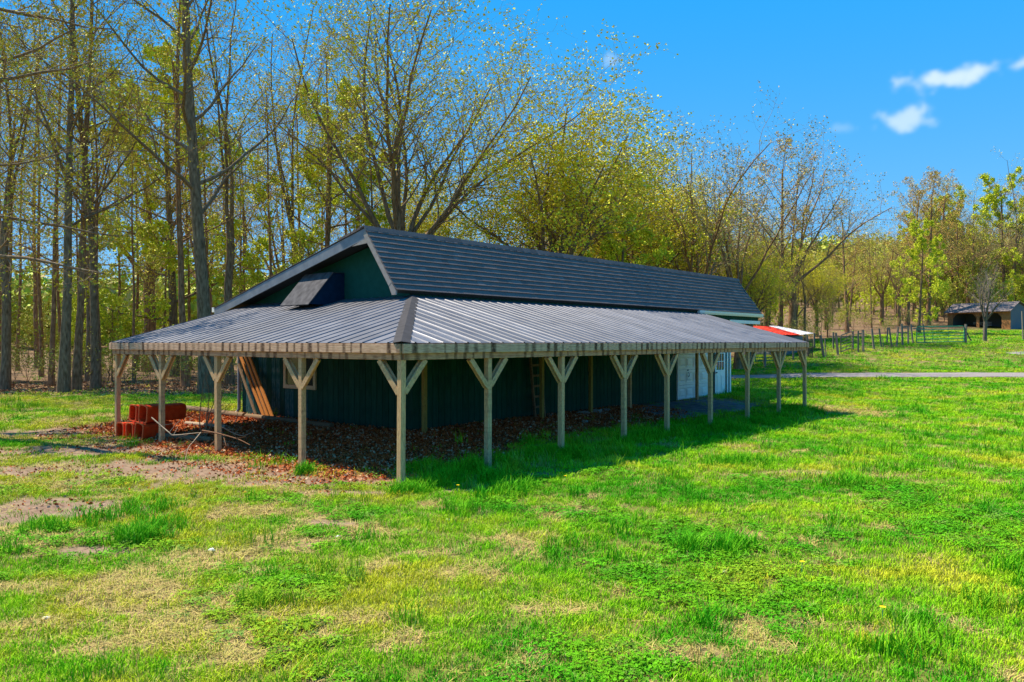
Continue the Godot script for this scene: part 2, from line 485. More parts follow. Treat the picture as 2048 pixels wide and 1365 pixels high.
# share of fallen leaves on the ground, under the porch and in front of it
func litter_at(x: float, z: float) -> float:
	var u := x; var v := -z
	var w := 0.5 * n_mid.get_noise_2d(x * 4.0, z * 4.0)
	var front := ss(-0.75, 0.35, u + w * 1.5) * ss(4.2, 3.6, u) * ss(0.2, 1.3, v + w) * ss(13.5, 11.0, v)
	var side := ss(0.75, 1.7, v + w) * ss(4.2, 3.7, v) * ss(-0.4, 0.6, u) * ss(13.5, 11.5, u + w * 2.0)
	return clampf(maxf(front, side), 0, 1)

func bare_at(x: float, z: float) -> float:
	var s := spot_at(x, z, 0)
	var u := x; var v := -z
	var trodden := ss(-4.6, -1.6, u) * ss(0.4, -0.6, u) * ss(0.8, 2.6, v) * ss(16.0, 9.0, v)
	s = maxf(s, trodden * ss(-0.32, 0.18, n_mid.get_noise_2d(x * 3.2 + 40, z * 3.2)) * 0.92)
	var slab := ss(1.0, 1.6, v + 0.4 * n_mid.get_noise_2d(x * 5, z * 5)) * ss(4.3, 3.6, v) * ss(10.8, 11.5, u) * ss(18.3, 17.2, u)
	return clampf(maxf(s, slab), 0, 1)

func woods_at(x: float, z: float) -> float:
	var q := Vector3(x, 0, z) - CAM
	var a := q.dot(fwd)
	var b := q.dot(rgt) / maxf(a, 1.0)
	if a < 10: return 0.0
	var edge := table([-1.2, -0.6, -0.3, 0.0, 0.2, 0.3, 0.4, 0.5, 0.62, 1.0], [33.0, 33.5, 35.0, 38.0, 46.0, 60.0, 72.0, 82.0, 95.0, 110.0], b)
	return ss(edge - 2.0, edge + 2.0, a + 3.0 * n_big.get_noise_2d(x, z))

func straw_at(x: float, z: float) -> float:
	var s := spot_at(x, z, 1)
	var a := (Vector3(x, 0, z) - CAM).dot(fwd)
	var b := (Vector3(x, 0, z) - CAM).dot(rgt) / maxf(a, 1.0)
	var more := ss(0.2, -0.4, b) * 0.21 + ss(11.0, 5.5, a) * 0.05
	var k: float = n_mid.get_noise_2d(x * 2.6, z * 2.6) * 0.6 + n_fine.get_noise_2d(x * 0.8, z * 0.8) * 0.4
	return clampf(maxf(s, ss(0.22, 0.42, k + more)), 0, 1)

func ground_color(x: float, z: float) -> Color:
	var k := n_mid.get_noise_2d(x * 6.0, z * 6.0) * 0.5 + 0.5
	var c := Color(0.12, 0.16, 0.02).lerp(Color(0.24, 0.20, 0.06), k)
	c = c.lerp(Color(0.34, 0.23, 0.12), straw_at(x, z) * 0.85)
	c = c.lerp(Color(0.20, 0.125, 0.08).lerp(Color(0.34, 0.235, 0.165), k), bare_at(x, z))
	c = c.lerp(Color(0.33, 0.24, 0.03), spot_at(x, z, 2) * 0.8)
	c = c.lerp(Color(0.28, 0.065, 0.02).lerp(Color(0.40, 0.13, 0.05), k), litter_at(x, z))
	c = c.lerp(Color(0.17, 0.10, 0.055).lerp(Color(0.27, 0.18, 0.10), k), woods_at(x, z))
	return c

func make_ground():
	var radii := [0.4, 1.2, 2.2]
	var r := 3.0
	while r < 520.0:
		radii.append(r)
		r *= 1.016 if r < 45 else 1.03
	var angs := []
	var w := -40.0
	while w < 40.0:
		angs.append(w); w += 0.32
	while w < 320.0:
		angs.append(w); w += 4.0
	var v := PackedVector3Array(); var c := PackedColorArray(); var idx := PackedInt32Array()
	var na := angs.size()
	for rr in radii:
		for a in angs:
			var d := fwd.rotated(Vector3.UP, deg_to_rad(-a))
			var p: Vector3 = CAM + d * rr
			v.append(Vector3(p.x, ground_y(p.x, p.z), p.z))
			c.append(ground_color(p.x, p.z))
	for k in radii.size() - 1:
		for j in na:
			var j2 := (j + 1) % na
			var a := k * na + j; var b := k * na + j2; var e := (k + 1) * na + j; var f := (k + 1) * na + j2
			idx.append_array(PackedInt32Array([a, e, f, a, f, b]))
	var n := PackedVector3Array()
	n.resize(v.size())
	for k in range(0, idx.size(), 3):
		var nn := (v[idx[k + 2]] - v[idx[k]]).cross(v[idx[k + 1]] - v[idx[k]])
		if nn.y < 0: nn = -nn
		for m in 3: n[idx[k + m]] += nn
	for k in n.size(): n[k] = n[k].normalized()
	var arr := []
	arr.resize(Mesh.ARRAY_MAX)
	arr[Mesh.ARRAY_VERTEX] = v; arr[Mesh.ARRAY_NORMAL] = n; arr[Mesh.ARRAY_COLOR] = c; arr[Mesh.ARRAY_INDEX] = idx
	var m := ArrayMesh.new()
	m.add_surface_from_arrays(Mesh.PRIMITIVE_TRIANGLES, arr)
	tag(part(self, "ground", m, M.ground), "", "", "", "structure")

func make_road():
	# gravel drive that crosses behind the barn towards the pasture
	var b := Buf.new()
	var line := []
	for k in 60:
		var u := 1180.0 + k * 40.0
		line.append(u)
	var rows := []
	for u in line:
		var row := []
		for s in 7:
			var f := s / 6.0
			var wob := 2.0 * n_mid.get_noise_2d(u * 0.12, s * 3.0)
			var a: float = lerpf(43.0, 45.6, f) + (wob * 0.35 if s == 0 or s == 6 else 0.0) + (u - 1500.0) * 0.0006
			var p := spot(u, a)
			row.append(p + Vector3(0, 0.02 + 0.03 * sin(f * PI), 0))
		rows.append(row)
	for k in rows.size() - 1:
		for s in 6: b.quad(rows[k][s], rows[k + 1][s], rows[k + 1][s + 1], rows[k][s + 1])
	tag(part(self, "gravel_road", b.mesh(), M.gravel), "", "", "", "structure")
	var c := Buf.new()
	rows = []
	for k in 24:
		var u := 2012.0 + k * 30.0
		var row := []
		var half := clampf((u - 2005.0) / 60.0, 0.1, 1.0) * 1.6
		for s in 5: row.append(spot(u, 57.5 + (s / 4.0 - 0.5) * 2.0 * half) + Vector3(0, 0.03, 0))
		rows.append(row)
	for k in rows.size() - 1:
		for s in 4: c.quad(rows[k][s], rows[k + 1][s], rows[k + 1][s + 1], rows[k][s + 1])
	tag(part(self, "gravel_road", c.mesh(), M.gravel), "", "", "", "structure")
	# cracked concrete pad before the garage door
	var pad := Buf.new()
	var pads := [[Vector2(11.4, 1.25), Vector2(13.9, 1.05), Vector2(14.3, 2.2), Vector2(14.05, 3.35), Vector2(11.9, 2.9), Vector2(11.2, 2.0)], [Vector2(13.93, 1.04), Vector2(16.3, 1.2), Vector2(17.0, 1.9), Vector2(16.6, 3.0), Vector2(14.1, 3.35), Vector2(14.34, 2.2)]]
	for q in pads:
		var pts := []
		for p in q: pts.append(Vector3(p.x, ground_y(p.x, -p.y) + 0.035, -p.y))
		pad.slab(pts, Vector3(0, -0.12, 0))
	tag(part(self, "concrete_pavement", pad.mesh(), M.concrete), "", "", "", "structure")

# ---------------------------------------------------------------- the barn with its wrap-around porch
const EAVE_Y := 2.25
const PITCH := 0.2744
const OV := 0.08
const WALL := 3.72
const RIDGE_V := 4.67
const RIDGE_Y := 4.86
const SIDE_EAVE_V := 3.62
const SIDE_EAVE_Y := 3.41
const BACK_V := 11.05
const BACK_Y := 3.2
const ROOF_A := 3.15
const ROOF_B := 22.9
const WALL_L := 10.6
const WALL_END := 20.17

func roof_y(t: float) -> float:   # height of the porch roof t metres in from its eave
	return EAVE_Y + PITCH * t

func panel(parent: Node, front: bool, s0: float, s1: float, depth: float):
	var b := Buf.new()
	var prof := []
	var k := ceili((s0 - 0.04) / 0.305)
	prof.append(Vector2(s0, 0))
	while k * 0.305 - 0.035 < s1:
		var m := k * 0.305
		for q in [[-0.025, 0.0], [-0.016, 0.014], [0.016, 0.014], [0.025, 0.0]]:
			if m + q[0] > s0 + 0.002 and m + q[0] < s1 - 0.002: prof.append(Vector2(m + q[0], q[1]))
		k += 1
	prof.append(Vector2(s1, 0))
	for j in prof.size() - 1:
		var p: Vector2 = prof[j]; var q: Vector2 = prof[j + 1]
		var tp := minf(p.x, depth); var tq := minf(q.x, depth)
		if tp < 0.005 and tq < 0.005: continue
		var pts := []
		for e in [[p, 0.0], [q, 0.0], [q, tq], [p, tp]]:
			var s: float = e[0].x; var t: float = e[1]
			var y: float = roof_y(t) + e[0].y + 0.02 + 0.0015 * sin(s * 9.0 + t * 2.0)
			pts.append(Vector3(t - OV, y, -(s - OV)) if front else Vector3(s - OV, y, -(t - OV)))
		if front: b.quad(pts[0], pts[3], pts[2], pts[1])
		else: b.quad(pts[0], pts[1], pts[2], pts[3])
	part(parent, "roof_panel", b.mesh(), M.metals[rng.randi() % 4])

func make_barn():
	var barn := thing("barn", "long teal barn with dark shingled roof and open metal-roofed porch on wooden posts", "barn", Vector3.ZERO)
	rng.seed = 4
	# -- porch roof
	var pr := Node3D.new()
	pr.name = "porch_roof"
	barn.add_child(pr)
	var depth := WALL + OV
	var front_len := 10.1 + OV; var side_len := 17.78 + OV
	var s := 0.0
	while s < front_len - 0.05:
		panel(pr, true, s, minf(s + 0.915, front_len), depth - 0.005); s += 0.915
	s = 0.0
	while s < side_len - 0.05:
		panel(pr, false, s, minf(s + 0.915, side_len), depth - 0.005); s += 0.915
	var deck := Buf.new()
	var c0 := Vector3(-OV + 0.01, roof_y(0.01), OV - 0.01); var c1 := Vector3(WALL - 0.02, roof_y(depth - 0.02), -WALL + 0.02)
	deck.slab([c0, c1, Vector3(WALL - 0.02, c1.y, -10.09), Vector3(-OV + 0.01, c0.y, -10.09)], Vector3(0, -0.02, 0))
	deck.slab([c0, Vector3(17.77, c0.y, OV - 0.01), Vector3(17.77, c1.y, -WALL + 0.02), c1], Vector3(0, -0.02, 0))
	part(pr, "roof_deck", deck.mesh(), M.timber)
	for k in 2:
		var cap := Buf.new()
		var t0 := -0.03 if k == 0 else depth * 0.5 - 0.05
		var t1 := depth * 0.5 if k == 0 else depth + 0.02
		var lift := 0.05 + 0.005 * (1 - k)
		var w := 0.16
		var a := Vector3(t0 - OV, roof_y(t0) + lift, -(t0 - OV)); var e := Vector3(t1 - OV, roof_y(t1) + lift, -(t1 - OV))
		cap.slab([a, e, e + Vector3(0, -PITCH * 0.0 - 0.022, -w * 1.2), a + Vector3(0, -0.022, -w * 1.2)], Vector3(0, -0.004, 0))
		cap.slab([a, e, e + Vector3(w * 1.2, -0.022, 0), a + Vector3(w * 1.2, -0.022, 0)], Vector3(0, -0.004, 0))
		part(pr, "hip_cap", cap.mesh(), M.cap)
	for k in 9:
		var x: float = 1.2 + k * 2.0
		var e := minf(x, WALL - 0.03)
		if x < 17.8: member(pr, "rafter", Vector3(x, roof_y(0.14) - 0.11, -0.06), Vector3(x, roof_y(e + OV) - 0.11, -e), 0.04, 0.13, M.timber, Vector3(1, 0, 0), k % 4)
	for k in 5:
		var z: float = -1.3 - k * 2.05
		var e := minf(-z, WALL - 0.03)
		member(pr, "rafter", Vector3(0.06, roof_y(0.14) - 0.11, z), Vector3(e, roof_y(e + OV) - 0.11, z), 0.13, 0.04, M.timber, Vector3(0, 1, 0), k % 4)
	# -- fascia and beam boards, butted where the photograph shows seams
	var seams_f := [-0.03, 3.1, 6.5, 10.1]
	var seams_s := [0.0, 1.02, 4.35, 8.75, 13.1, 17.75]
	for k in 3:
		var z0: float = -seams_f[k] if k > 0 else 0.06
		var z1: float = -seams_f[k + 1]
		member(barn, "fascia_board", Vector3(-0.075, 2.182, z0 - 0.002), Vector3(-0.075, 2.182, z1), 0.04, 0.15, M.fascia_front, Vector3(1, 0, 0), k)
	var seams_fb := [0.0, 4.0, 7.8, 10.02]
	for k in 3: member(barn, "beam", Vector3(-0.03, 2.075, -seams_fb[k] + (0.035 if k == 0 else -0.002)), Vector3(-0.03, 2.075, -seams_fb[k + 1]), 0.045, 0.15, M.beam_front, Vector3(1, 0, 0), k + 3)
	for k in 5:
		member(barn, "fascia_board", Vector3(seams_s[k] + (0.003 if k > 0 else -0.05), 2.181, 0.082), Vector3(seams_s[k + 1], 2.181, 0.082), 0.15, 0.04, M.fascia_side, Vector3(0, 1, 0), k)
	var seams_sb := [0.0, 1.0, 4.4, 9.0, 13.4, 17.72]
	for k in 5: member(barn, "beam", Vector3(seams_sb[k] + 0.003, 2.074, 0.03), Vector3(seams_sb[k + 1], 2.074, 0.03), 0.15, 0.045, M.beam_side, Vector3(0, 1, 0), k + 2)
	# left end and right end trim under the roof slope
	member(barn, "rake_board", Vector3(-0.05, roof_y(0.0) - 0.06, -10.12), Vector3(WALL - 0.04, roof_y(depth) - 0.08, -10.12), 0.13, 0.03, M.fascia_front, Vector3(0, 1, 0), 5)
	member(barn, "rake_board", Vector3(17.795, roof_y(0.0) - 0.06, 0.06), Vector3(17.795, roof_y(depth) - 0.08, -WALL + 0.03), 0.03, 0.13, M.fascia_side, Vector3(1, 0, 0), 6)
	# -- posts with their double knee braces
	var along_side := [2.07, 4.26, 6.58, 8.51, 10.82, 13.16, 15.48, 17.66]
	var along_front := [2.63, 5.46, 7.75, 9.9]
	var posts := [[Vector3(0.02, 0, -0.02), 1, 1, 0, 0]]
	for q in along_side: posts.append([Vector3(q, 0, -0.02), 1 if q < 17 else 0, 0, 1, 0])
	for q in along_front: posts.append([Vector3(0.02, 0, -q), 0, 1 if q < 9.5 else 0, 0, 1])
	var n := 0
	for p in posts:
		var at: Vector3 = p[0]
		var g := ground_y(at.x, at.z) - 0.25
		var lean := Vector3(rng.randf_range(-0.012, 0.012), 0, rng.randf_range(-0.012, 0.012))
		var post := member(barn, "post", Vector3(at.x, g, at.z) + lean, Vector3(at.x, 2.0, at.z), 0.1, 0.1, M.post if n % 2 == 0 else M.post_b, Vector3(1, 0, 0), n)
		var inv := post.transform.affine_inverse()
		for dir in [[p[1], Vector3(1, 0, 0)], [p[3], Vector3(-1, 0, 0)], [p[2], Vector3(0, 0, -1)], [p[4], Vector3(0, 0, 1)]]:
			if not dir[0]: continue
			var d: Vector3 = dir[1]
			var side := Vector3(d.z, 0, d.x).abs()
			for e in [-1, 1]:
				var off: Vector3 = side * 0.034 * e
				var reach := 0.47 + rng.randf_range(-0.03, 0.03)
				var a := Vector3(at.x, 1.995 - reach - 0.02, at.z) + d * 0.04 + off
				var b := Vector3(at.x, 1.995, at.z) + d * reach + off
				member(post, "brace", inv * a, inv * b, 0.032, 0.096, M.post_b if (n + e) % 3 else M.post, inv.basis * side, n % 5 + 2)
		n += 1
	for q in [3.5, 7.64, 9.85, 11.9, 16.2]:
		var at := Vector3(q, 0, -3.12)
		member(barn, "inner_post", Vector3(q, ground_y(at.x, at.z) - 0.2, at.z), Vector3(q, 3.02, at.z), 0.09, 0.09, M.inner_post if q < 11 else M.post_b, Vector3(1, 0, 0), n)
		n += 1
	# -- gable wall (faces -x) and its boards
	var gable := Node3D.new()
	gable.name = "gable_wall"
	barn.add_child(gable)
	var back := Buf.new()
	back.slab([Vector3(WALL + 0.03, 0.0, -WALL - 0.03), Vector3(WALL + 0.03, 0.0, -WALL_L + 0.03), Vector3(WALL + 0.03, 3.2, -WALL_L + 0.03), Vector3(WALL + 0.03, RIDGE_Y - 0.25, -RIDGE_V), Vector3(WALL + 0.03, 3.35, -WALL - 0.03)], Vector3(0.1, 0, 0))
	part(gable, "wall", back.mesh(), M.groove)
	var v := WALL
	var win := [7.25, 8.52, 1.13, 2.15]
	var kb := 0
	while v < WALL_L - 0.02:
		var v2 := minf(v + 0.203, WALL_L)
		var m: Material = M.teal[kb % 4] if v < 7.3 else (M.teal_worn if kb % 3 else M.teal[kb % 4])
		member(gable, "siding_board", Vector3(WALL + 0.018, 0.16, -(v + v2) / 2), Vector3(WALL + 0.018, 3.2, -(v + v2) / 2), 0.03, v2 - v - 0.012, m, Vector3(1, 0, 0), 0)
		v = v2; kb += 1
	var up := Buf.new()
	var gx := WALL + 0.012
	up.slab([Vector3(gx, 3.205, -WALL + 0.0), Vector3(gx, RIDGE_Y - 0.22, -RIDGE_V + 0.02), Vector3(gx, 3.29, -WALL_L), Vector3(gx, 3.205, -WALL_L)], Vector3(0.025, 0, 0))
	part(gable, "gable_panel", up.mesh(), M.teal_sheet)
	# window in the gable wall
	var wn := Node3D.new()
	wn.name = "window"
	barn.add_child(wn)
	var wx := WALL - 0.03
	for f in [[Vector3(wx, win[2], -win[0]), Vector3(wx, win[2], -win[1])], [Vector3(wx, win[3], -win[0]), Vector3(wx, win[3], -win[1])]]:
		member(wn, "frame", f[0] + Vector3(0, 0, 0.05), f[1] - Vector3(0, 0, 0.05), 0.05, 0.1, M.cream, Vector3(1, 0, 0), 1)
	for z in [-win[0], -win[1]]: member(wn, "frame", Vector3(wx, win[2] + 0.05, z), Vector3(wx, win[3] - 0.05, z), 0.05, 0.1, M.cream, Vector3(1, 0, 0), 1)
	member(wn, "mullion", Vector3(wx + 0.01, win[2] + 0.05, -(win[0] + win[1]) / 2), Vector3(wx + 0.01, win[3] - 0.05, -(win[0] + win[1]) / 2), 0.03, 0.04, M.white, Vector3(1, 0, 0), 0)
	for k in 2:
		var z0 := -lerpf(win[0] + 0.05, win[1] - 0.05, k * 0.5) - 0.02; var z1 := -lerpf(win[0] + 0.05, win[1] - 0.05, k * 0.5 + 0.5) + 0.02
		part(wn, "pane", boxmesh(Vector3(0.012, win[3] - win[2] - 0.1, z0 - z1)), M.glass, Vector3(wx + 0.015, (win[2] + win[3]) / 2, (z0 + z1) / 2))
	# -- side wall (faces +z)
	var side := Node3D.new()
	side.name = "side_wall"
	barn.add_child(side)
	var sb := Buf.new()
	sb.box(Vector3(WALL + 0.14, 0.0, -WALL - 0.13), Vector3(15.9, 3.4, -WALL - 0.03))
	sb.box(Vector3(15.9, 2.38, -WALL - 0.13), Vector3(19.8, 3.4, -WALL - 0.03))
	sb.box(Vector3(18.42, 0.0, -WALL - 0.13), Vector3(18.86, 2.38, -WALL - 0.03))
	sb.box(Vector3(19.76, 0.0, -WALL - 0.13), Vector3(WALL_END, 3.4, -WALL - 0.03))
	sb.box(Vector3(WALL_END, 3.0, -WALL - 0.13), Vector3(ROOF_B - 0.1, 3.4, -WALL - 0.03))
	part(side, "wall", sb.mesh(), M.groove)
	var x := WALL + 0.002
	kb = 0
	while x < ROOF_B - 0.15:
		var x2 := minf(x + 0.203, ROOF_B - 0.12)
		var lo := 0.24
		if x2 > 15.92 and x < 18.4 or x2 > 18.88 and x < 19.75: lo = 2.42
		if x > WALL_END - 0.05: lo = 3.13
		var xm := (x + x2) / 2
		member(side, "siding_board", Vector3(xm, lo, -WALL - 0.018), Vector3(xm, 3.4, -WALL - 0.018), x2 - x - 0.012, 0.03, M.teal[(kb * 7) % 4], Vector3(1, 0, 0), 0)
		x = x2; kb += 1
	member(side, "trim_board", Vector3(WALL_END - 0.1, 3.06, -WALL + 0.012), Vector3(ROOF_B - 0.02, 3.06, -WALL + 0.012), 0.13, 0.03, M.white, Vector3(0, 1, 0), 0)
	for q in [19.86, 20.1]: member(side, "corner_board", Vector3(q, 0.22, -WALL + 0.004), Vector3(q, 2.99, -WALL + 0.004), 0.11, 0.035, M.white, Vector3(1, 0, 0), 0)
	part(side, "sill_block", boxmesh(Vector3(12.0, 0.2, 0.12)), M.stone, Vector3(9.8, 0.13, -WALL - 0.09))
	# far and back walls, closed behind
	var shell := Buf.new()
	shell.slab([Vector3(WALL_END, 0, -WALL - 0.03), Vector3(WALL_END, 0, -WALL_L), Vector3(WALL_END, 3.25, -WALL_L), Vector3(WALL_END, RIDGE_Y - 0.22, -RIDGE_V), Vector3(WALL_END, 3.35, -WALL - 0.03)], Vector3(-0.1, 0, 0))
	shell.slab([Vector3(WALL + 0.13, 0, -WALL_L), Vector3(WALL_END, 0, -WALL_L), Vector3(WALL_END, 3.25, -WALL_L), Vector3(WALL + 0.13, 3.25, -WALL_L)], Vector3(0, 0, 0.1))
	part(barn, "rear_wall", shell.mesh(), M.teal[1])
	# -- garage door: four sections of raised panels
	var gd := Node3D.new()
	gd.name = "garage_door"
	barn.add_child(gd)
	var gx0 := 15.93; var gx1 := 18.38
	for r in 4:
		var y0 := 0.27 + r * 0.525
		part(gd, "section", boxmesh(Vector3(gx1 - gx0, 0.517, 0.04)), M.white, Vector3((gx0 + gx1) / 2, y0 + 0.2585, -WALL - 0.05))
		for q in 4:
			var cx := gx0 + 0.11 + (q + 0.5) * (gx1 - gx0 - 0.22) / 4
			var pb := Buf.new()
			var hw := 0.235; var hh := 0.175
			for ring in [[0.0, 0.0, 0.035, -0.012], [0.035, -0.012, 0.06, -0.012], [0.06, -0.012, 0.095, 0.004]]:
				var A := []; var B := []
				for e in [Vector2(-1, -1), Vector2(1, -1), Vector2(1, 1), Vector2(-1, 1)]:
					A.append(Vector3(e.x * (hw - ring[0]), e.y * (hh - ring[0]), ring[1] + 0.015)); B.append(Vector3(e.x * (hw - ring[2]), e.y * (hh - ring[2]), ring[3] + 0.015))
				for e in 4: pb.quad(A[e], A[(e + 1) % 4], B[(e + 1) % 4], B[e])
			var w2 := hw - 0.095; var h2 := hh - 0.095
			pb.quad(Vector3(-w2, -h2, 0.019), Vector3(w2, -h2, 0.019), Vector3(w2, h2, 0.019), Vector3(-w2, h2, 0.019))
			part(gd, "raised_panel", pb.mesh(), M.white, Vector3(cx, y0 + 0.26, -WALL - 0.028))
	bar(gd, "handle", [Vector3(16.75, 1.07, -WALL - 0.01), Vector3(16.75, 1.09, -WALL + 0.03), Vector3(16.75, 1.19, -WALL + 0.03), Vector3(16.75, 1.21, -WALL - 0.01)], 0.012, M.black, 6)
	part(gd, "lock", boxmesh(Vector3(0.07, 0.04, 0.02)), M.black, Vector3(16.75, 1.3, -WALL - 0.015))
	part(gd, "jamb", boxmesh(Vector3(0.07, 2.15, 0.06)), M.white, Vector3(gx0 - 0.0, 1.34, -WALL + 0.015))
	part(gd, "jamb", boxmesh(Vector3(0.07, 2.15, 0.06)), M.white, Vector3(gx1 + 0.04, 1.34, -WALL + 0.015))
	part(gd, "threshold", boxmesh(Vector3(2.6, 0.22, 0.1)), M.stone, Vector3((gx0 + gx1) / 2, 0.145, -WALL - 0.06))
	# -- side door with nine lights
	var dr := Node3D.new()
	dr.name = "door"
	barn.add_child(dr)
	var dx := 18.88; var dw := 0.86
	var db := Buf.new()
	db.box(Vector3(dx, 0.25, -WALL - 0.06), Vector3(dx + dw, 1.24, -WALL - 0.02))
	db.box(Vector3(dx, 1.24, -WALL - 0.06), Vector3(dx + 0.12, 2.3, -WALL - 0.02))
	db.box(Vector3(dx + dw - 0.12, 1.24, -WALL - 0.06), Vector3(dx + dw, 2.3, -WALL - 0.02))
	db.box(Vector3(dx + 0.12, 2.17, -WALL - 0.06), Vector3(dx + dw - 0.12, 2.3, -WALL - 0.02))
	part(dr, "leaf", db.mesh(), M.white)
	for k in 2:
		var pb := Buf.new()
		var x0 := dx + 0.11 + k * 0.345
		pb.box(Vector3(x0, 0.4, -WALL - 0.02), Vector3(x0 + 0.295, 1.08, -WALL - 0.012))
		pb.box(Vector3(x0 + 0.05, 0.45, -WALL - 0.012), Vector3(x0 + 0.245, 1.03, -WALL - 0.002))
		part(dr, "panel", pb.mesh(), M.white)
	for q in 2:
		member(dr, "muntin", Vector3(dx + 0.12 + (q + 1) * 0.2067, 1.24, -WALL - 0.035), Vector3(dx + 0.12 + (q + 1) * 0.2067, 2.17, -WALL - 0.035), 0.025, 0.03, M.white)
		member(dr, "muntin", Vector3(dx + 0.12, 1.24 + (q + 1) * 0.31, -WALL - 0.0352), Vector3(dx + dw - 0.12, 1.24 + (q + 1) * 0.31, -WALL - 0.0352), 0.025, 0.027, M.white, Vector3(0, 1, 0))
	for q in 9: part(dr, "pane", boxmesh(Vector3(0.18, 0.284, 0.006)), M.glass, Vector3(dx + 0.12 + (q % 3 + 0.5) * 0.2067, 1.24 + (q / 3 + 0.5) * 0.31, -WALL - 0.045))
	part(dr, "knob", boxmesh(Vector3(0.05, 0.05, 0.06)), M.steel, Vector3(dx + 0.06, 1.15, -WALL + 0.01))
	part(dr, "threshold", boxmesh(Vector3(1.3, 0.2, 0.3)), M.stone, Vector3(dx + 0.45, 0.13, -WALL + 0.05))
	make_barn_roof(barn)
	# gutter along the far part of the eave, downspout at the rear corner
	var gut := Buf.new()
	var prof := [Vector2(0, 0.13), Vector2(0, 0.02), Vector2(0.03, 0.0), Vector2(0.08, 0.0), Vector2(0.11, 0.06), Vector2(0.12, 0.13), Vector2(0.11, 0.13), Vector2(0.098, 0.065), Vector2(0.075, 0.012), Vector2(0.012, 0.03)]
	for k in prof.size() - 1:
		var a: Vector2 = prof[k]; var b: Vector2 = prof[k + 1]
		gut.quad(Vector3(17.35, 3.27 + a.y, -3.69 + a.x), Vector3(22.95, 3.27 + a.y, -3.69 + a.x), Vector3(22.95, 3.27 + b.y, -3.69 + b.x), Vector3(17.35, 3.27 + b.y, -3.69 + b.x))
	for gxx in [17.35, 22.945]: gut.box(Vector3(gxx, 3.272, -3.688), Vector3(gxx + 0.005, 3.398, -3.575))
	part(barn, "gutter", gut.mesh(), M.gutter)
	var dz := -WALL_L - 0.12
	bar(barn, "downspout", [Vector3(WALL - 0.02, 3.0, dz - 0.2), Vector3(WALL - 0.02, 2.85, dz), Vector3(WALL - 0.02, 0.42, dz), Vector3(WALL - 0.1, 0.3, dz - 0.03), Vector3(WALL - 0.4, 0.22, dz - 0.1)], 0.045, M.fascia_metal, 8)
	part(barn, "gutter_end", boxmesh(Vector3(0.2, 0.13, 0.14)), M.gutter, Vector3(ROOF_A + 0.1, BACK_Y - 0.03, -BACK_V - 0.07))
	# vent hood on the gable above the porch roof
	var hd := Node3D.new()
	hd.name = "vent_hood"
	barn.add_child(hd)
	var hz0 := -6.12; var hz1 := -7.16
	var ya := 3.92; var yb := 3.17
	var side_pts := [Vector2(WALL, ya + 0.02), Vector2(WALL - 0.36, ya), Vector2(WALL - 1.02, yb), Vector2(WALL, yb - 0.02)]
	for z in [hz0, hz1 + 0.03]:
		var q := Buf.new()
		var pts := []
		for e in side_pts: pts.append(Vector3(e.x, e.y, z))
		q.slab(pts, Vector3(0, 0, -0.03))
		part(hd, "cheek", q.mesh(), M.hood_side)
	var lid := Buf.new()
	lid.slab([Vector3(WALL - 0.35, ya + 0.012, hz0 + 0.04), Vector3(WALL - 1.06, yb - 0.03, hz0 + 0.04), Vector3(WALL - 1.06, yb - 0.03, hz1 - 0.04), Vector3(WALL - 0.35, ya + 0.012, hz1 - 0.04)], Vector3(-0.015, 0.017, 0))
	part(hd, "lid", lid.mesh(), M.hood)
	var top := Buf.new()
	top.slab([Vector3(WALL, ya + 0.021, hz0 + 0.02), Vector3(WALL - 0.36, ya + 0.011, hz0 + 0.02), Vector3(WALL - 0.36, ya + 0.011, hz1 - 0.02), Vector3(WALL, ya + 0.021, hz1 - 0.02)], Vector3(0, 0.012, 0))
	part(hd, "top", top.mesh(), M.soffit)
	var legs := Buf.new()
	legs.box(Vector3(WALL - 0.5, roof_y(WALL - 0.5) + 0.02, hz1 + 0.1), Vector3(WALL - 0.02, yb, hz0 - 0.06))
	part(hd, "base", legs.mesh(), M.black)

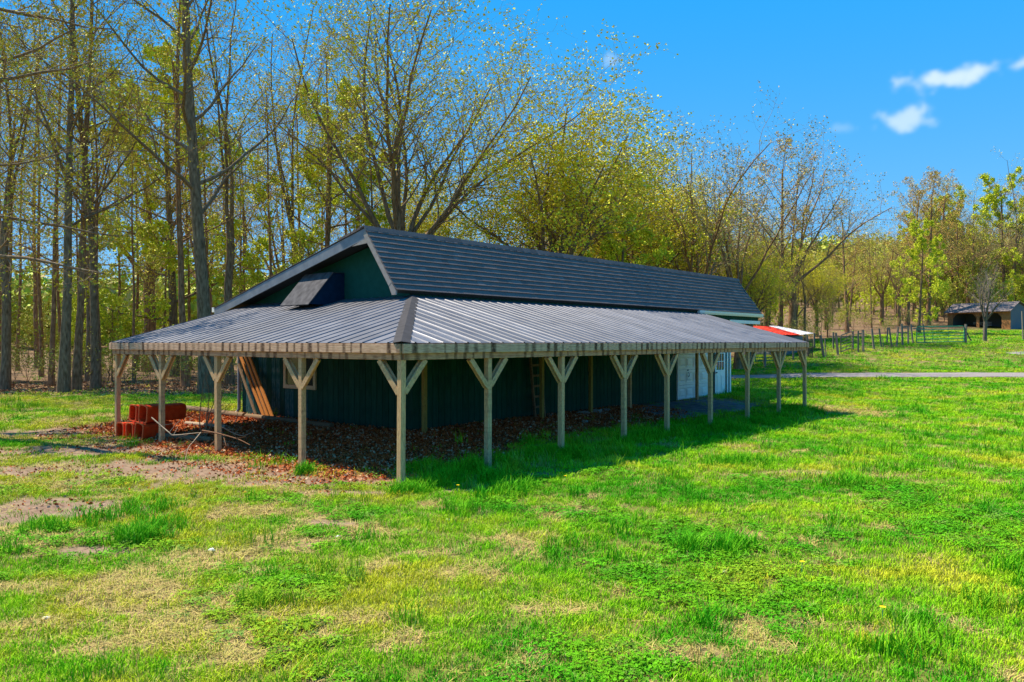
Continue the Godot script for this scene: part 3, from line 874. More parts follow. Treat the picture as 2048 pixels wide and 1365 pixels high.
func make_barn_roof(barn: Node3D):
	var rf := Node3D.new()
	rf.name = "main_roof"
	barn.add_child(rf)
	rng.seed = 19
	var p_r := Vector2(-RIDGE_V, RIDGE_Y); var p_e := Vector2(-SIDE_EAVE_V, SIDE_EAVE_Y); var p_b := Vector2(-BACK_V, BACK_Y)
	var dn := (p_e - p_r).normalized()          # down the steep side, (z, y)
	var nr := Vector2(-dn.y, dn.x)
	if nr.y < 0: nr = -nr
	var deck := Buf.new()
	var th := 0.1
	var A := func(q: Vector2, xx: float) -> Vector3: return Vector3(xx, q.y, q.x)
	deck.slab([A.call(p_r, ROOF_A + 0.03), A.call(p_e, ROOF_A + 0.03), A.call(p_e, ROOF_B - 0.03), A.call(p_r, ROOF_B - 0.03)], Vector3(0, -nr.y, -nr.x) * th)
	part(rf, "steep_deck", deck.mesh(), M.soffit)
	var dl := Buf.new()
	dl.slab([A.call(p_r, ROOF_A + 0.03), A.call(p_r, ROOF_B - 0.03), A.call(p_b, ROOF_B - 0.03), A.call(p_b, ROOF_A + 0.03)], Vector3(0, -0.14, 0))
	part(rf, "long_deck", dl.mesh(), M.soffit)
	var cover := Buf.new()
	cover.slab([A.call(p_r, ROOF_A - 0.02) + Vector3(0, 0.004, 0), A.call(p_r, ROOF_B) + Vector3(0, 0.004, 0), A.call(p_b, ROOF_B) + Vector3(0, 0.004, -0.03), A.call(p_b, ROOF_A - 0.02) + Vector3(0, 0.004, -0.03)], Vector3(0, 0.012, 0))
	part(rf, "long_slope", cover.mesh(), M.shingle[2])
	# rake boards on the gable end
	var rk := Buf.new()
	var xx := ROOF_A
	var soff := Vector3(-0.03, 0, 0)
	rk.slab([Vector3(xx + 0.02, p_r.y - 0.01, p_r.x + 0.05), Vector3(xx + 0.02, p_r.y - 0.26, p_r.x + 0.02), Vector3(xx + 0.02, p_b.y - 0.225, p_b.x), Vector3(xx + 0.02, p_b.y - 0.004, p_b.x)], soff)
	part(rf, "rake_fascia", rk.mesh(), M.fascia_metal)
	var r2 := Buf.new()
	var inn := Vector2(-nr.x, -nr.y) * 0.13
	var t0 := p_r + dn * 0.10; var t1 := p_r + dn * 1.58; var t2 := p_e + Vector2(-0.0, -0.015)
	r2.slab([A.call(t0, xx + 0.02), A.call(t1, xx + 0.02), A.call(t1 + inn, xx + 0.02), A.call(t0 + inn, xx + 0.02)], Vector3(-0.045, 0, 0))
	part(rf, "rake_board", r2.mesh(), M.rake)
	var r3 := Buf.new()
	r3.slab([A.call(t1 + dn * 0.006, xx + 0.02), A.call(t2, xx + 0.02), A.call(t2 + Vector2(-0.01, -0.09), xx + 0.02), A.call(t2 + Vector2(-0.13, -0.09), xx + 0.02), A.call(t1 + inn + dn * 0.006, xx + 0.02)], Vector3(-0.043, 0, 0))
	part(rf, "rake_board", r3.mesh(), M.rake)
	var ret := Buf.new()
	ret.slab([Vector3(xx + 0.01, p_r.y - 0.24, p_r.x + 0.06), Vector3(xx + 0.01, p_r.y - 0.36, p_r.x + 0.12), Vector3(xx + 0.01, p_r.y - 0.40, p_r.x - 0.45)], Vector3(-0.02, 0, 0))
	part(rf, "rake_return", ret.mesh(), M.rake)
	# far rake
	var r4 := Buf.new()
	r4.slab([A.call(p_r, ROOF_B - 0.02), A.call(p_e, ROOF_B - 0.02), A.call(p_e + inn, ROOF_B - 0.02), A.call(p_r + inn, ROOF_B - 0.02)], Vector3(0.02, 0, 0))
	part(rf, "rake_board", r4.mesh(), M.rake)
	# shingles, course by course; the nearest 300 singly
	var slope := p_r.distance_to(p_e)
	var courses := 12
	var ex := slope / courses
	var shapes := []
	for k in 6:
		var b := Buf.new()
		var w: float = [0.2, 0.24, 0.27, 0.3, 0.33, 0.37][k]
		var tk: float = [0.0265, 0.025, 0.0275, 0.026, 0.027, 0.0255][k]
		var l := ex + 0.05
		b.slab([Vector3(0, 0, -l), Vector3(w - 0.004, 0, -l), Vector3(w - 0.004, tk, 0), Vector3(0, tk, 0)], Vector3(0, -tk * 0.8, 0))
		shapes.append([w, b.mesh(), b])
	var singles := 0
	var rest := [Buf.new(), Buf.new(), Buf.new(), Buf.new(), Buf.new()]
	var zdir := Vector3(0, dn.y, dn.x)
	var ydir := Vector3(0, nr.y, nr.x)
	for c in courses:
		var low := p_r + dn * (ex * (c + 1) + (0.012 if c == courses - 1 else 0.0))
		var x := ROOF_A - 0.03 - rng.randf() * 0.1
		while x < ROOF_B:
			var k := rng.randi() % 6
			var sh: Array = shapes[k]
			var m := clampi(int(rng.randfn(2.0, 0.8) + 0.5), 0, 4)
			var x0 := maxf(x, ROOF_A - 0.03)
			if x + sh[0] > ROOF_B + 0.02: break
			var tr := Transform3D(Basis(Vector3(1, 0, 0), ydir, zdir), Vector3(x0, low.y, low.x) + ydir * 0.008)
			if x < ROOF_A + 6.35 and singles < 300:
				var o := part(rf, "shingle", sh[1], M.shingle[m])
				o.transform = tr
				singles += 1
			else:
				var src: Buf = sh[2]
				var dst: Buf = rest[m]
				for j in src.v.size():
					dst.v.append(tr * src.v[j]); dst.n.append(tr.basis * src.n[j]); dst.c.append(Color.WHITE); dst.t.append(Vector2.ZERO)
			x += sh[0]
	var field := ArrayMesh.new()
	for m in 5:
		var a := []
		a.resize(Mesh.ARRAY_MAX)
		a[Mesh.ARRAY_VERTEX] = rest[m].v; a[Mesh.ARRAY_NORMAL] = rest[m].n
		field.add_surface_from_arrays(Mesh.PRIMITIVE_TRIANGLES, a)
		field.surface_set_material(m, M.shingle[m])
	var fo := part(rf, "shingle_field", field, null)
	fo.set_meta("kind", "stuff")
	# ridge caps
	var cap := Buf.new()
	var w := 0.31
	cap.slab([Vector3(0, 0, 0), Vector3(w + 0.03, 0.012, 0), Vector3(w + 0.03, 0.012 + dn.y * 0.14, dn.x * 0.14), Vector3(0, dn.y * 0.14, dn.x * 0.14)], Vector3(0, -0.01, -0.008))
	cap.slab([Vector3(0, 0, 0), Vector3(0, -0.04, -0.15), Vector3(w + 0.03, -0.028, -0.15), Vector3(w + 0.03, 0.012, 0)], Vector3(0, -0.01, 0))
	var cm := cap.mesh()
	var x := ROOF_A - 0.05
	while x < ROOF_B - 0.2:
		part(rf, "ridge_cap", cm, M.shingle[rng.randi() % 4], Vector3(x, RIDGE_Y + 0.035, -RIDGE_V + 0.012))
		x += w
	# the few shingles that lap over the top of the gable rake
	for k in 4:
		var e := p_r.lerp(p_b, 0.022 + k * 0.034)
		var s := part(rf, "rake_shingle", boxmesh(Vector3(0.22, 0.05, 0.235)), M.shingle[k % 3], Vector3(ROOF_A + 0.07, e.y + 0.02, e.x))
		s.rotation.x = -atan2(p_r.y - p_b.y, p_r.x - p_b.x)

# ---------------------------------------------------------------- trees
class Grower:
	var trunk := Buf.new()
	var twigs := Buf.new()
	var leaf := Buf.new()
	var r := RandomNumberGenerator.new()
	var o := {}
	func rv() -> Vector3:
		return Vector3(r.randfn(0, 1), r.randfn(0, 1), r.randfn(0, 1)).normalized()
	func leaves(p: Vector3, d: Vector3, count: int):
		for k in count:
			var s: float = o.leaf_size * r.randf_range(0.5, 1.6)
			var q: Vector3 = p + rv() * r.randf() * o.leaf_size * 1.5
			var a := (rv() + d * 0.5 + Vector3.DOWN * 0.25).normalized()
			var b := a.cross(rv()).normalized()
			var pal: Array = o.leaf_colors
			var f := r.randf() * (pal.size() - 1)
			var c0: Color = pal[int(f)]; var c1: Color = pal[mini(int(f) + 1, pal.size() - 1)]
			var col := c0.lerp(c1, f - int(f)) * r.randf_range(0.72, 1.15)
			var m: Vector3 = q + a * s * 0.5
			var nn := a.cross(b) * s * 0.12
			leaf.tri(q, m + b * s * 0.36 + nn, q + a * s, col)
			leaf.tri(q, q + a * s, m - b * s * 0.36 + nn, col)
	func grow(p: Vector3, d: Vector3, length: float, rad: float, level: int):
		var segs: int = [10, 8, 5, 3, 2][level]
		var sides: int = [10, 7, 4, 3, 3][level]
		var wob: float = [0.045, 0.12, 0.2, 0.26, 0.3][level] * (minf(o.wob, 0.8) if level == 0 else o.wob)
		var lift: float = o.lift[level]
		var tip: float = [0.3, 0.22, 0.25, 0.35, 0.5][level]
		var pts := PackedVector3Array([p]); var rads := PackedFloat32Array([rad]); var dirs := [d]
		var step := length / segs
		for k in segs:
			d = (d + rv() * wob + Vector3.UP * lift / segs).normalized()
			p += d * step
			pts.append(p); dirs.append(d)
			rads.append(rad * lerpf(1.0, tip, pow((k + 1.0) / segs, 0.9)))
		if level == 0:
			rads[0] = rad * 1.45
			rads[1] = rad * 1.02
		(trunk if level <= 1 else twigs).tube(pts, rads, sides)
		if level >= 2 and o.leaf_n > 0:
			for k in range(1, segs + 1):
				if level > 2 or k == segs:
					leaves(pts[k], dirs[k], int(o.leaf_n * (0.5 + r.randf()) * (1.0 if level == 4 else 0.6) + r.randf()))
		if level == 4 or level >= o.depth: return
		var kids: int = o.kids[level]
		var start: float = o.start[level]
		var az := r.randf() * TAU
		for k in kids:
			var t := start + (1.0 - start) * (k + r.randf()) / kids
			var f := t * segs
			var i := mini(int(f), segs - 1)
			var at := pts[i].lerp(pts[i + 1], f - i)
			var dd: Vector3 = dirs[i + 1]
			az += 2.4 + r.randf_range(-0.5, 0.5)
			var side := dd.cross(Vector3(0.3, 0.1, 0.95)).normalized()
			side = side.rotated(dd, az)
			var ang: float = o.angle[level] * r.randf_range(0.75, 1.25)
			if level == 0: ang *= lerpf(1.25, 0.6, (t - start) / (1.0 - start + 0.001))
			var cd := (dd * cos(ang) + side * sin(ang)).normalized()
			var shape := lerpf(1.0, o.top, (t - start) / (1.0 - start + 0.001))
			var rr := lerpf(rads[i], rads[i + 1], f - i)
			grow(at, cd, length * o.ratio[level] * shape * r.randf_range(0.7, 1.2), maxf(rr * o.thin[level], 0.004), level + 1)
	func build(sd: int, opts: Dictionary):
		o = {"wob": 1.0, "lift": [0.1, 0.3, 0.25, 0.15, 0.1], "kids": [13, 7, 6, 4], "start": [0.4, 0.25, 0.2, 0.2], "angle": [0.85, 0.85, 0.9, 0.9], "ratio": [0.33, 0.45, 0.48, 0.5], "thin": [0.42, 0.5, 0.5, 0.55], "top": 0.55, "leaf_n": 1.6, "leaf_size": 0.095, "leaf_colors": [Color(0.3, 0.32, 0.03)], "leaders": 0, "lean": Vector3.ZERO, "depth": 4, "spread": 0.4, "fork": 0.3, "leader_r": 0.5, "low": 0.22}
		o.merge(opts, true)
		r.seed = sd
		var h: float = o.height
		if o.leaders == 0:
			grow(Vector3(0, -0.3, 0), (Vector3.UP + o.lean).normalized(), h, o.radius, 0)
			return
		# a short bole that divides into several rising leaders
		var fork: float = h * o.fork
		var pts := PackedVector3Array(); var rads := PackedFloat32Array()
		for k in 6:
			pts.append(Vector3(r.randfn(0, 0.03), -0.3 + (fork + 0.3) * k / 5.0, r.randfn(0, 0.03)) + o.lean * fork * k / 5.0)
			rads.append(o.radius * [1.45, 1.05, 1.0, 0.97, 0.97, 0.9][k])
		trunk.tube(pts, rads, 12)
		var top := pts[5]
		for k in o.leaders:
			var az: float = TAU * k / o.leaders + r.randf_range(-0.35, 0.35)
			var sp: float = o.spread * r.randf_range(0.2, 1.25)
			if k == 0: sp *= 0.25
			var d := (Vector3.UP + Vector3(cos(az), 0, sin(az)) * tan(sp)).normalized()
			var down: float = r.randf() * o.low
			sp *= 1.0 + down * 0.9
			var at := top.lerp(pts[0], down)
			grow(at, d, (h - fork) * r.randf_range(0.8, 1.05) * (1.0 - 0.25 * sp), o.radius * o.leader_r * r.randf_range(0.8, 1.2), 1)

var protos := {}

func proto(key: String, sd: int, opts: Dictionary, bark: String, twig: String):
	var t := Grower.new()
	t.build(sd, opts)
	var d := {"height": opts.height, "bark": M[bark], "twig": M[twig], "trunk": t.trunk.mesh(), "branches": t.twigs.mesh() if t.twigs.v.size() else null, "crown": t.leaf.mesh() if t.leaf.v.size() else null}
	protos[key] = d

func plant(key: String, at: Vector3, height: float, turn: float, label: String, group := "", called := "tree", category := "tree", squash := 1.0) -> Node3D:
	var d: Dictionary = protos[key]
	var o := thing(called, label, category, at, turn, group)
	var s: float = height / d.height
	o.scale = Vector3(s * squash, s, s * squash)
	part(o, "trunk", d.trunk, d.bark)
	if d.branches: part(o, "branches", d.branches, d.twig)
	if d.crown: part(o, "crown", d.crown, M.leaf)
	return o

func make_protos():
	var olive := [Color(0.66, 0.50, 0.07), Color(0.76, 0.64, 0.08), Color(0.68, 0.68, 0.07)]
	var gold := [Color(0.68, 0.56, 0.03), Color(0.76, 0.66, 0.04), Color(0.60, 0.65, 0.03)]
	var lime := [Color(0.44, 0.54, 0.02), Color(0.60, 0.66, 0.04), Color(0.72, 0.70, 0.06)]
	var rust := [Color(0.50, 0.27, 0.07), Color(0.56, 0.38, 0.09), Color(0.54, 0.48, 0.08)]
	var tan := [Color(0.46, 0.33, 0.12), Color(0.56, 0.44, 0.13), Color(0.52, 0.50, 0.09)]
	proto("tall_a", 101, {"height": 22.0, "radius": 0.2, "start": [0.3, 0.2, 0.15, 0.15], "kids": [18, 9, 6, 4], "ratio": [0.29, 0.45, 0.5, 0.55], "leaf_n": 0.55, "leaf_colors": olive, "wob": 1.5}, "bark", "twig")
	proto("tall_b", 102, {"height": 21.0, "radius": 0.175, "start": [0.34, 0.2, 0.15, 0.15], "kids": [18, 8, 6, 4], "ratio": [0.28, 0.45, 0.5, 0.55], "leaf_n": 0.6, "leaf_colors": gold, "lean": Vector3(0.05, 0, 0.02), "wob": 1.3}, "bark_brown", "twig")
	proto("tall_c", 103, {"height": 20.0, "radius": 0.19, "leaders": 3, "fork": 0.38, "spread": 0.2, "kids": [8, 9, 6, 4], "angle": [1.0, 0.75, 0.85, 0.9], "ratio": [0.3, 0.33, 0.48, 0.55], "leaf_n": 0.55, "leaf_colors": olive}, "bark", "twig")
	proto("oak", 104, {"height": 24.0, "radius": 0.3, "start": [0.3, 0.2, 0.15, 0.15], "kids": [20, 9, 6, 4], "ratio": [0.32, 0.45, 0.5, 0.55], "leaf_n": 0.7, "leaf_colors": [Color(0.68, 0.50, 0.05), Color(0.76, 0.62, 0.05), Color(0.66, 0.66, 0.05)], "wob": 1.5}, "bark", "twig")
	proto("slim", 115, {"height": 18.0, "radius": 0.12, "start": [0.32, 0.2, 0.2, 0.2], "kids": [15, 7, 5, 3], "ratio": [0.22, 0.45, 0.5, 0.5], "angle": [0.95, 0.8, 0.85, 0.9], "leaf_n": 0.5, "leaf_colors": olive, "wob": 1.4}, "bark_brown", "twig_brown")
	proto("vase", 105, {"height": 19.5, "radius": 0.42, "leaders": 13, "fork": 0.36, "spread": 0.62, "leader_r": 0.27, "low": 0.3, "kids": [9, 13, 7, 5], "angle": [1.0, 0.75, 0.8, 0.85], "ratio": [0.3, 0.36, 0.48, 0.5], "lift": [0.1, 0.2, 0.3, 0.2, 0.1], "top": 0.85, "wob": 1.2, "leaf_n": 1.6, "leaf_size": 0.09, "leaf_colors": [Color(0.66, 0.56, 0.03), Color(0.75, 0.66, 0.04), Color(0.62, 0.67, 0.03)]}, "bark", "twig")
	proto("gold_dome", 106, {"height": 16.0, "radius": 0.36, "leaders": 11, "fork": 0.34, "spread": 0.62, "leader_r": 0.34, "low": 0.2, "kids": [9, 13, 8, 5], "angle": [1.0, 0.85, 0.85, 0.9], "ratio": [0.3, 0.4, 0.48, 0.5], "lift": [0.1, 0.05, 0.2, 0.1, 0.1], "top": 0.85, "wob": 1.3, "leaf_n": 2.8, "leaf_size": 0.105, "leaf_colors": gold}, "bark", "twig")
	proto("budding", 107, {"height": 15.0, "radius": 0.26, "leaders": 7, "fork": 0.3, "spread": 0.66, "top": 0.8, "leader_r": 0.4, "kids": [9, 10, 6, 4], "angle": [1.0, 0.75, 0.85, 0.9], "ratio": [0.3, 0.38, 0.48, 0.55], "leaf_n": 1.2, "leaf_size": 0.09, "leaf_colors": tan, "wob": 1.5}, "bark_brown", "twig_brown")
	proto("budding_b", 108, {"height": 15.0, "radius": 0.24, "start": [0.3, 0.2, 0.2, 0.2], "kids": [14, 7, 6, 4], "ratio": [0.36, 0.45, 0.5, 0.5], "angle": [0.9, 0.8, 0.85, 0.9], "leaf_n": 1.4, "leaf_colors": rust, "wob": 1.4}, "bark_brown", "twig_brown")
	proto("sapling", 109, {"height": 6.0, "radius": 0.06, "start": [0.15, 0.2, 0.2, 0.2], "kids": [13, 6, 4, 3], "ratio": [0.36, 0.45, 0.45, 0.5], "angle": [1.1, 0.9, 0.9, 0.9], "depth": 3, "leaf_n": 6.0, "leaf_size": 0.105, "leaf_colors": lime}, "bark_brown", "twig_brown")
	proto("sapling_b", 110, {"height": 5.0, "radius": 0.05, "leaders": 4, "fork": 0.12, "spread": 0.4, "kids": [9, 8, 5, 3], "ratio": [0.36, 0.42, 0.45, 0.5], "depth": 3, "leaf_n": 6.0, "leaf_size": 0.105, "leaf_colors": [Color(0.34, 0.40, 0.03), Color(0.46, 0.46, 0.05), Color(0.42, 0.36, 0.06)]}, "bark_brown", "twig_brown")
	proto("green_tree", 111, {"height": 13.0, "radius": 0.2, "start": [0.2, 0.2, 0.2, 0.2], "kids": [16, 7, 6, 3], "ratio": [0.36, 0.45, 0.48, 0.5], "angle": [1.15, 0.9, 0.9, 0.9], "leaf_n": 5.0, "leaf_size": 0.12, "leaf_colors": lime}, "bark", "twig")
	proto("bare_small", 112, {"height": 7.0, "radius": 0.17, "leaders": 9, "fork": 0.26, "spread": 0.5, "kids": [8, 8, 5, 3], "angle": [0.9, 0.5, 0.6, 0.7], "ratio": [0.3, 0.42, 0.5, 0.5], "leaf_n": 0}, "bark_grey", "twig_grey")
	proto("thicket", 114, {"height": 3.0, "radius": 0.02, "leaders": 9, "fork": 0.06, "spread": 0.6, "kids": [6, 6, 4, 3], "ratio": [0.3, 0.45, 0.5, 0.5], "depth": 3, "leaf_n": 1.8, "leaf_size": 0.09, "leaf_colors": [Color(0.30, 0.34, 0.04), Color(0.40, 0.34, 0.08), Color(0.42, 0.46, 0.05)]}, "bark_brown", "twig_brown")

const LOOK := {"tall_a": "slim straight dark-barked tree", "tall_b": "slim brown-barked tree", "tall_c": "slim tree with forked top", "slim": "thin pole-like tree", "gold_dome": "rounded yellow-green tree", "budding": "spreading bare budding tree", "budding_b": "rusty-budded tree", "green_tree": "fresh green leafy tree", "sapling": "lime-green sapling", "sapling_b": "yellowish many-stemmed sapling", "thicket": "low twiggy bush"}

func place_name(u: float) -> String:
	var at := [-60, 60, 230, 330, 480, 620, 760, 900, 1050, 1200, 1330, 1440, 1540, 1660, 1740, 1830, 1930, 2048]
	var what := ["beyond the left picture edge", "by the left picture edge", "around the thick trunk pair", "above the porch's left end", "around the tallest straight tree", "above the barn's long roof slope", "behind the gable peak", "around the vase-shaped tree", "between vase-shaped and rounded trees", "around the rounded yellow-green tree", "right of the rounded yellow-green tree", "above the ridge's far half", "above the roof's far end", "above the red roof", "behind the dark gate", "behind the leaning posts", "behind the green gate", "behind the wooden shed"]
	for k in at.size(): if u < at[k]: return what[k]
	return "past the right picture edge"

func make_trees():
	make_protos()
	rng.seed = 33
	# trees that can be told apart: kind, bearing, distance, height, turn, label
	var known := [
		["oak", 415, 33.5, 24.0, 0.4, "tallest straight dark-barked tree rising behind the left end of the porch roof"],
		["tall_b", 372, 38.0, 21.0, 2.2, "dark leaning forked tree just left of the tallest straight tree"],
		["tall_c", 458, 40.0, 22.0, 1.0, "slim twin-leader tree just right of the tallest straight tree"],
		["tall_a", 126, 34.0, 22.5, 3.0, "thick reddish-brown trunk at the lawn edge left of the porch"],
		["tall_b", 152, 35.0, 21.0, 0.3, "leaning trunk close beside the thick reddish-brown one"],
		["tall_a", 191, 36.5, 21.0, 5.1, "straight grey trunk right of the leaning pair at the wood edge"],
		["tall_c", 10, 36.0, 20.0, 4.0, "trunk at the far left edge of the picture"],
		["vase", 800, 38.5, 20.5, 0.8, "large vase-shaped tree with many rising limbs behind the barn ridge"],
		["gold_dome", 1112, 40.0, 14.2, 2.1, "dense rounded yellow-green tree behind the middle of the barn"],
		["gold_dome", 1262, 48.0, 13.6, 4.4, "lower yellow-green tree right of the dense rounded one"],
		["budding", 1392, 46.0, 15.2, 0.2, "bare budding tree above the far half of the barn roof"],
		["budding", 1478, 50.0, 15.0, 3.6, "crooked-limbed budding tree above the far end of the barn roof"],
		["budding", 1585, 67.0, 18.0, 1.5, "wide many-stemmed budding tree right of the barn roof"],
		["green_tree", 640, 46.0, 15.0, 2.0, "fresh green tree left of the barn gable peak"],
		["tall_c", 590, 44.0, 21.5, 5.6, "tall thin tree left of the fresh green one by the gable"],
		["budding_b", 1815, 94.0, 15.0, 0.0, "dark rusty-budded tree standing taller behind the fence posts"],
		["tall_c", 2030, 100.0, 21.0, 2.7, "tall bare-trunked tree at the right edge beside the wooden shed"],
		["green_tree", 1838, 80.0, 10.0, 1.1, "bright green leafy tree behind the green gate"],
		["budding_b", 1872, 99.0, 16.0, 0.5, "dark forked trunk left of the wooden shed"],
		["budding", 1950, 99.0, 14.5, 4.0, "purplish bare tree behind the wooden shed"],
		["green_tree", 1250, 43.0, 9.0, 0.0, "leafy green tree low over the middle of the barn ridge"],
		["budding_b", 1695, 80.0, 11.5, 2.0, "single slim trunk left of the fence posts"],
		["budding_b", 1560, 68.0, 15.0, 4.9, "trunk cluster just beyond the far end of the barn"],
	]
	for k in known:
		plant(k[0], spot(k[1], k[2]), k[3], k[4], k[5], "", "tree", "tree", 1.28 if k[0] == "gold_dome" else (1.15 if k[0] == "vase" else 1.0))
	# young trees in the small bare yard tree's row
	var yt := on_ground(1970, 683)
	plant("bare_small", yt, 6.6, 0.7, "small bare many-stemmed tree standing before the wooden shed")
	# woods: rows behind the edge
	var zones := [
		[-60, 330, 36, 58, 13, ["slim"], 12, 19, "", ""],
		[330, 760, 40, 62, 11, ["slim"], 12, 19, "", ""],
		[-60, 330, 42, 66, 5, ["tall_a", "tall_b", "tall_c", "budding"], 17, 23, "tall slim leafing tree in the woods left of the barn", "trees in the left woods"],
		[330, 720, 48, 72, 6, ["tall_a", "tall_c", "budding", "green_tree"], 16, 22, "tall slim leafing tree in the woods behind the barn gable", "trees in the woods behind the gable"],
		[720, 1330, 50, 72, 12, ["tall_c", "gold_dome", "budding", "budding_b", "tall_b"], 10, 15, "leafing tree in the woods behind the barn ridge", "trees in the woods behind the ridge"],
		[1330, 1660, 52, 80, 16, ["budding", "gold_dome", "tall_c", "budding_b"], 9, 14, "budding tree in the woods behind the far end of the barn", "trees in the woods behind the barn end"],
		[1640, 2110, 86, 124, 40, ["budding", "green_tree", "tall_c", "budding_b", "tall_b"], 12, 17, "budding tree in the far woods behind the fence", "trees in the far woods on the right"],
		[-500, -60, 28, 60, 6, ["tall_a", "tall_b", "tall_c"], 18, 23, "leafing tree beyond the left edge of the picture", "trees beyond the left edge"],
	]
	for z in zones:
		var n: int = z[4]
		for k in n:
			var u: float = lerpf(z[0], z[1], (k + rng.randf()) / n)
			var a: float = lerpf(z[2], z[3], fmod(k * 0.618 + rng.randf() * 0.15, 1.0))
			var list: Array = z[5]
			var hgt: float = rng.randf_range(z[6], z[7])
			if u > 1300 and u < 1660: hgt *= lerpf(1.0, 0.72, (u - 1300) / 360.0)
			if u > 1640: hgt *= lerpf(0.62, 1.0, ss(1680, 1900, u))
			if u > 1530 and u < 1660: a = maxf(a, 66.0 + rng.randf() * 8.0)
			if u > 1865: a = maxf(a, 99.0 + rng.randf() * 18.0)
			var key: String = list[rng.randi() % list.size()]
			plant(key, spot(u, a), hgt, rng.randf() * TAU, "%s %s %s, %s" % ["tall" if hgt > (z[6] + z[7]) / 2 else "lower", LOOK[key], "just inside the woods" if a < lerpf(z[2], z[3], 0.4) else "deeper in the woods", place_name(u)], "woodland trees")
	# understorey
	var under := [
		[-40, 480, 36.5, 64, 18, 2.0, 6.0, "young lime-green sapling under the tall trees on the left", "saplings in the left woods"],
		[480, 1330, 47, 64, 16, 3.0, 7.0, "young green sapling in the woods behind the barn", "saplings behind the barn"],
		[1500, 1720, 68, 84, 7, 2.0, 4.5, "young green sapling by the red-roofed shelter", "saplings near the red roof"],
		[1700, 2100, 84, 112, 24, 3.0, 8.0, "young green sapling in the far woods behind the fence", "saplings in the far woods"],
	]
	for z in under:
		var n: int = z[4]
		for k in n:
			var u: float = lerpf(z[0], z[1], (k + rng.randf()) / n)
			var a: float = lerpf(z[2], z[3], rng.randf())
			if u > 1865: a = maxf(a, 98.0)
			var key: String = ["sapling", "sapling_b", "sapling"][rng.randi() % 3]
			var hgt: float = rng.randf_range(z[5], z[6])
			plant(key, spot(u, a), hgt, rng.randf() * TAU, "%s %s %s" % ["tall" if hgt > (z[5] + z[6]) / 2 else "short", LOOK[key], place_name(u)], "woodland saplings", "sapling", "sapling")
	for k in 15:
		var u := lerpf(-30, 460, (k + rng.randf()) / 15)
		plant("thicket", spot(u, rng.randf_range(34.5, 46)), rng.randf_range(1.2, 2.6), rng.randf() * TAU, "low twiggy bush at the wood edge " + place_name(u), "bushes at the left wood edge", "bush", "bush")
	for k in 22:
		var u := lerpf(1520, 2040, (k + rng.randf()) / 22)
		plant("thicket", spot(u, (rng.randf_range(98, 104) if u > 1865 else rng.randf_range(76, 88)) if u > 1640 else rng.randf_range(63, 70)), rng.randf_range(1.2, 2.8), rng.randf() * TAU, "low twiggy bush at the far wood edge " + place_name(u), "bushes at the far wood edge", "bush", "bush")
	# limbs that reach into the picture from a tree left of the frame
	var edge := Grower.new()
	edge.o = {"wob": 1.7, "lift": [0.1, 0.12, 0.2, 0.2, 0.1], "kids": [3, 10, 6, 4], "start": [0.5, 0.12, 0.15, 0.2], "angle": [1.0, 0.8, 0.8, 0.85], "ratio": [0.1, 0.34, 0.48, 0.5], "thin": [0.3, 0.5, 0.5, 0.55], "top": 0.5, "leaf_n": 1.0, "leaf_size": 0.075, "leaf_colors": [Color(0.44, 0.34, 0.04), Color(0.46, 0.42, 0.04)], "depth": 4}
	edge.r.seed = 71
	var base := spot(-230, 21.0)
	var sets := []
	edge.grow(Vector3(0, -0.3, 0), Vector3(0.02, 1, 0.02).normalized(), 17.0, 0.34, 0)
	sets.append(edge.twigs.mesh())
	for l in [[9.2, 0.5, 0.30, 5.2, 0.1], [8.2, -0.3, 0.12, 6.2, 0.11], [5.4, 0.2, -0.03, 5.6, 0.1], [4.6, -0.25, -0.03, 6.6, 0.11], [10.8, 0.2, 0.35, 5.6, 0.1], [6.6, 0.7, 0.12, 5.0, 0.08], [5.9, -0.6, 0.1, 5.0, 0.08]]:
		edge.twigs = Buf.new()
		edge.grow(Vector3(0, l[0], 0), (rgt + fwd * l[1] + Vector3.UP * l[2]).normalized(), l[3], l[4] * 0.8, 1)
		sets.append(edge.twigs.mesh())
	var eo := thing("tree", "limbs with sparse buds reaching in from the left picture edge", "tree", base)
	part(eo, "trunk", edge.trunk.mesh(), M.bark)
	for m in sets: part(eo, "branches", m, M.twig)
	part(eo, "crown", edge.leaf.mesh(), M.leaf)

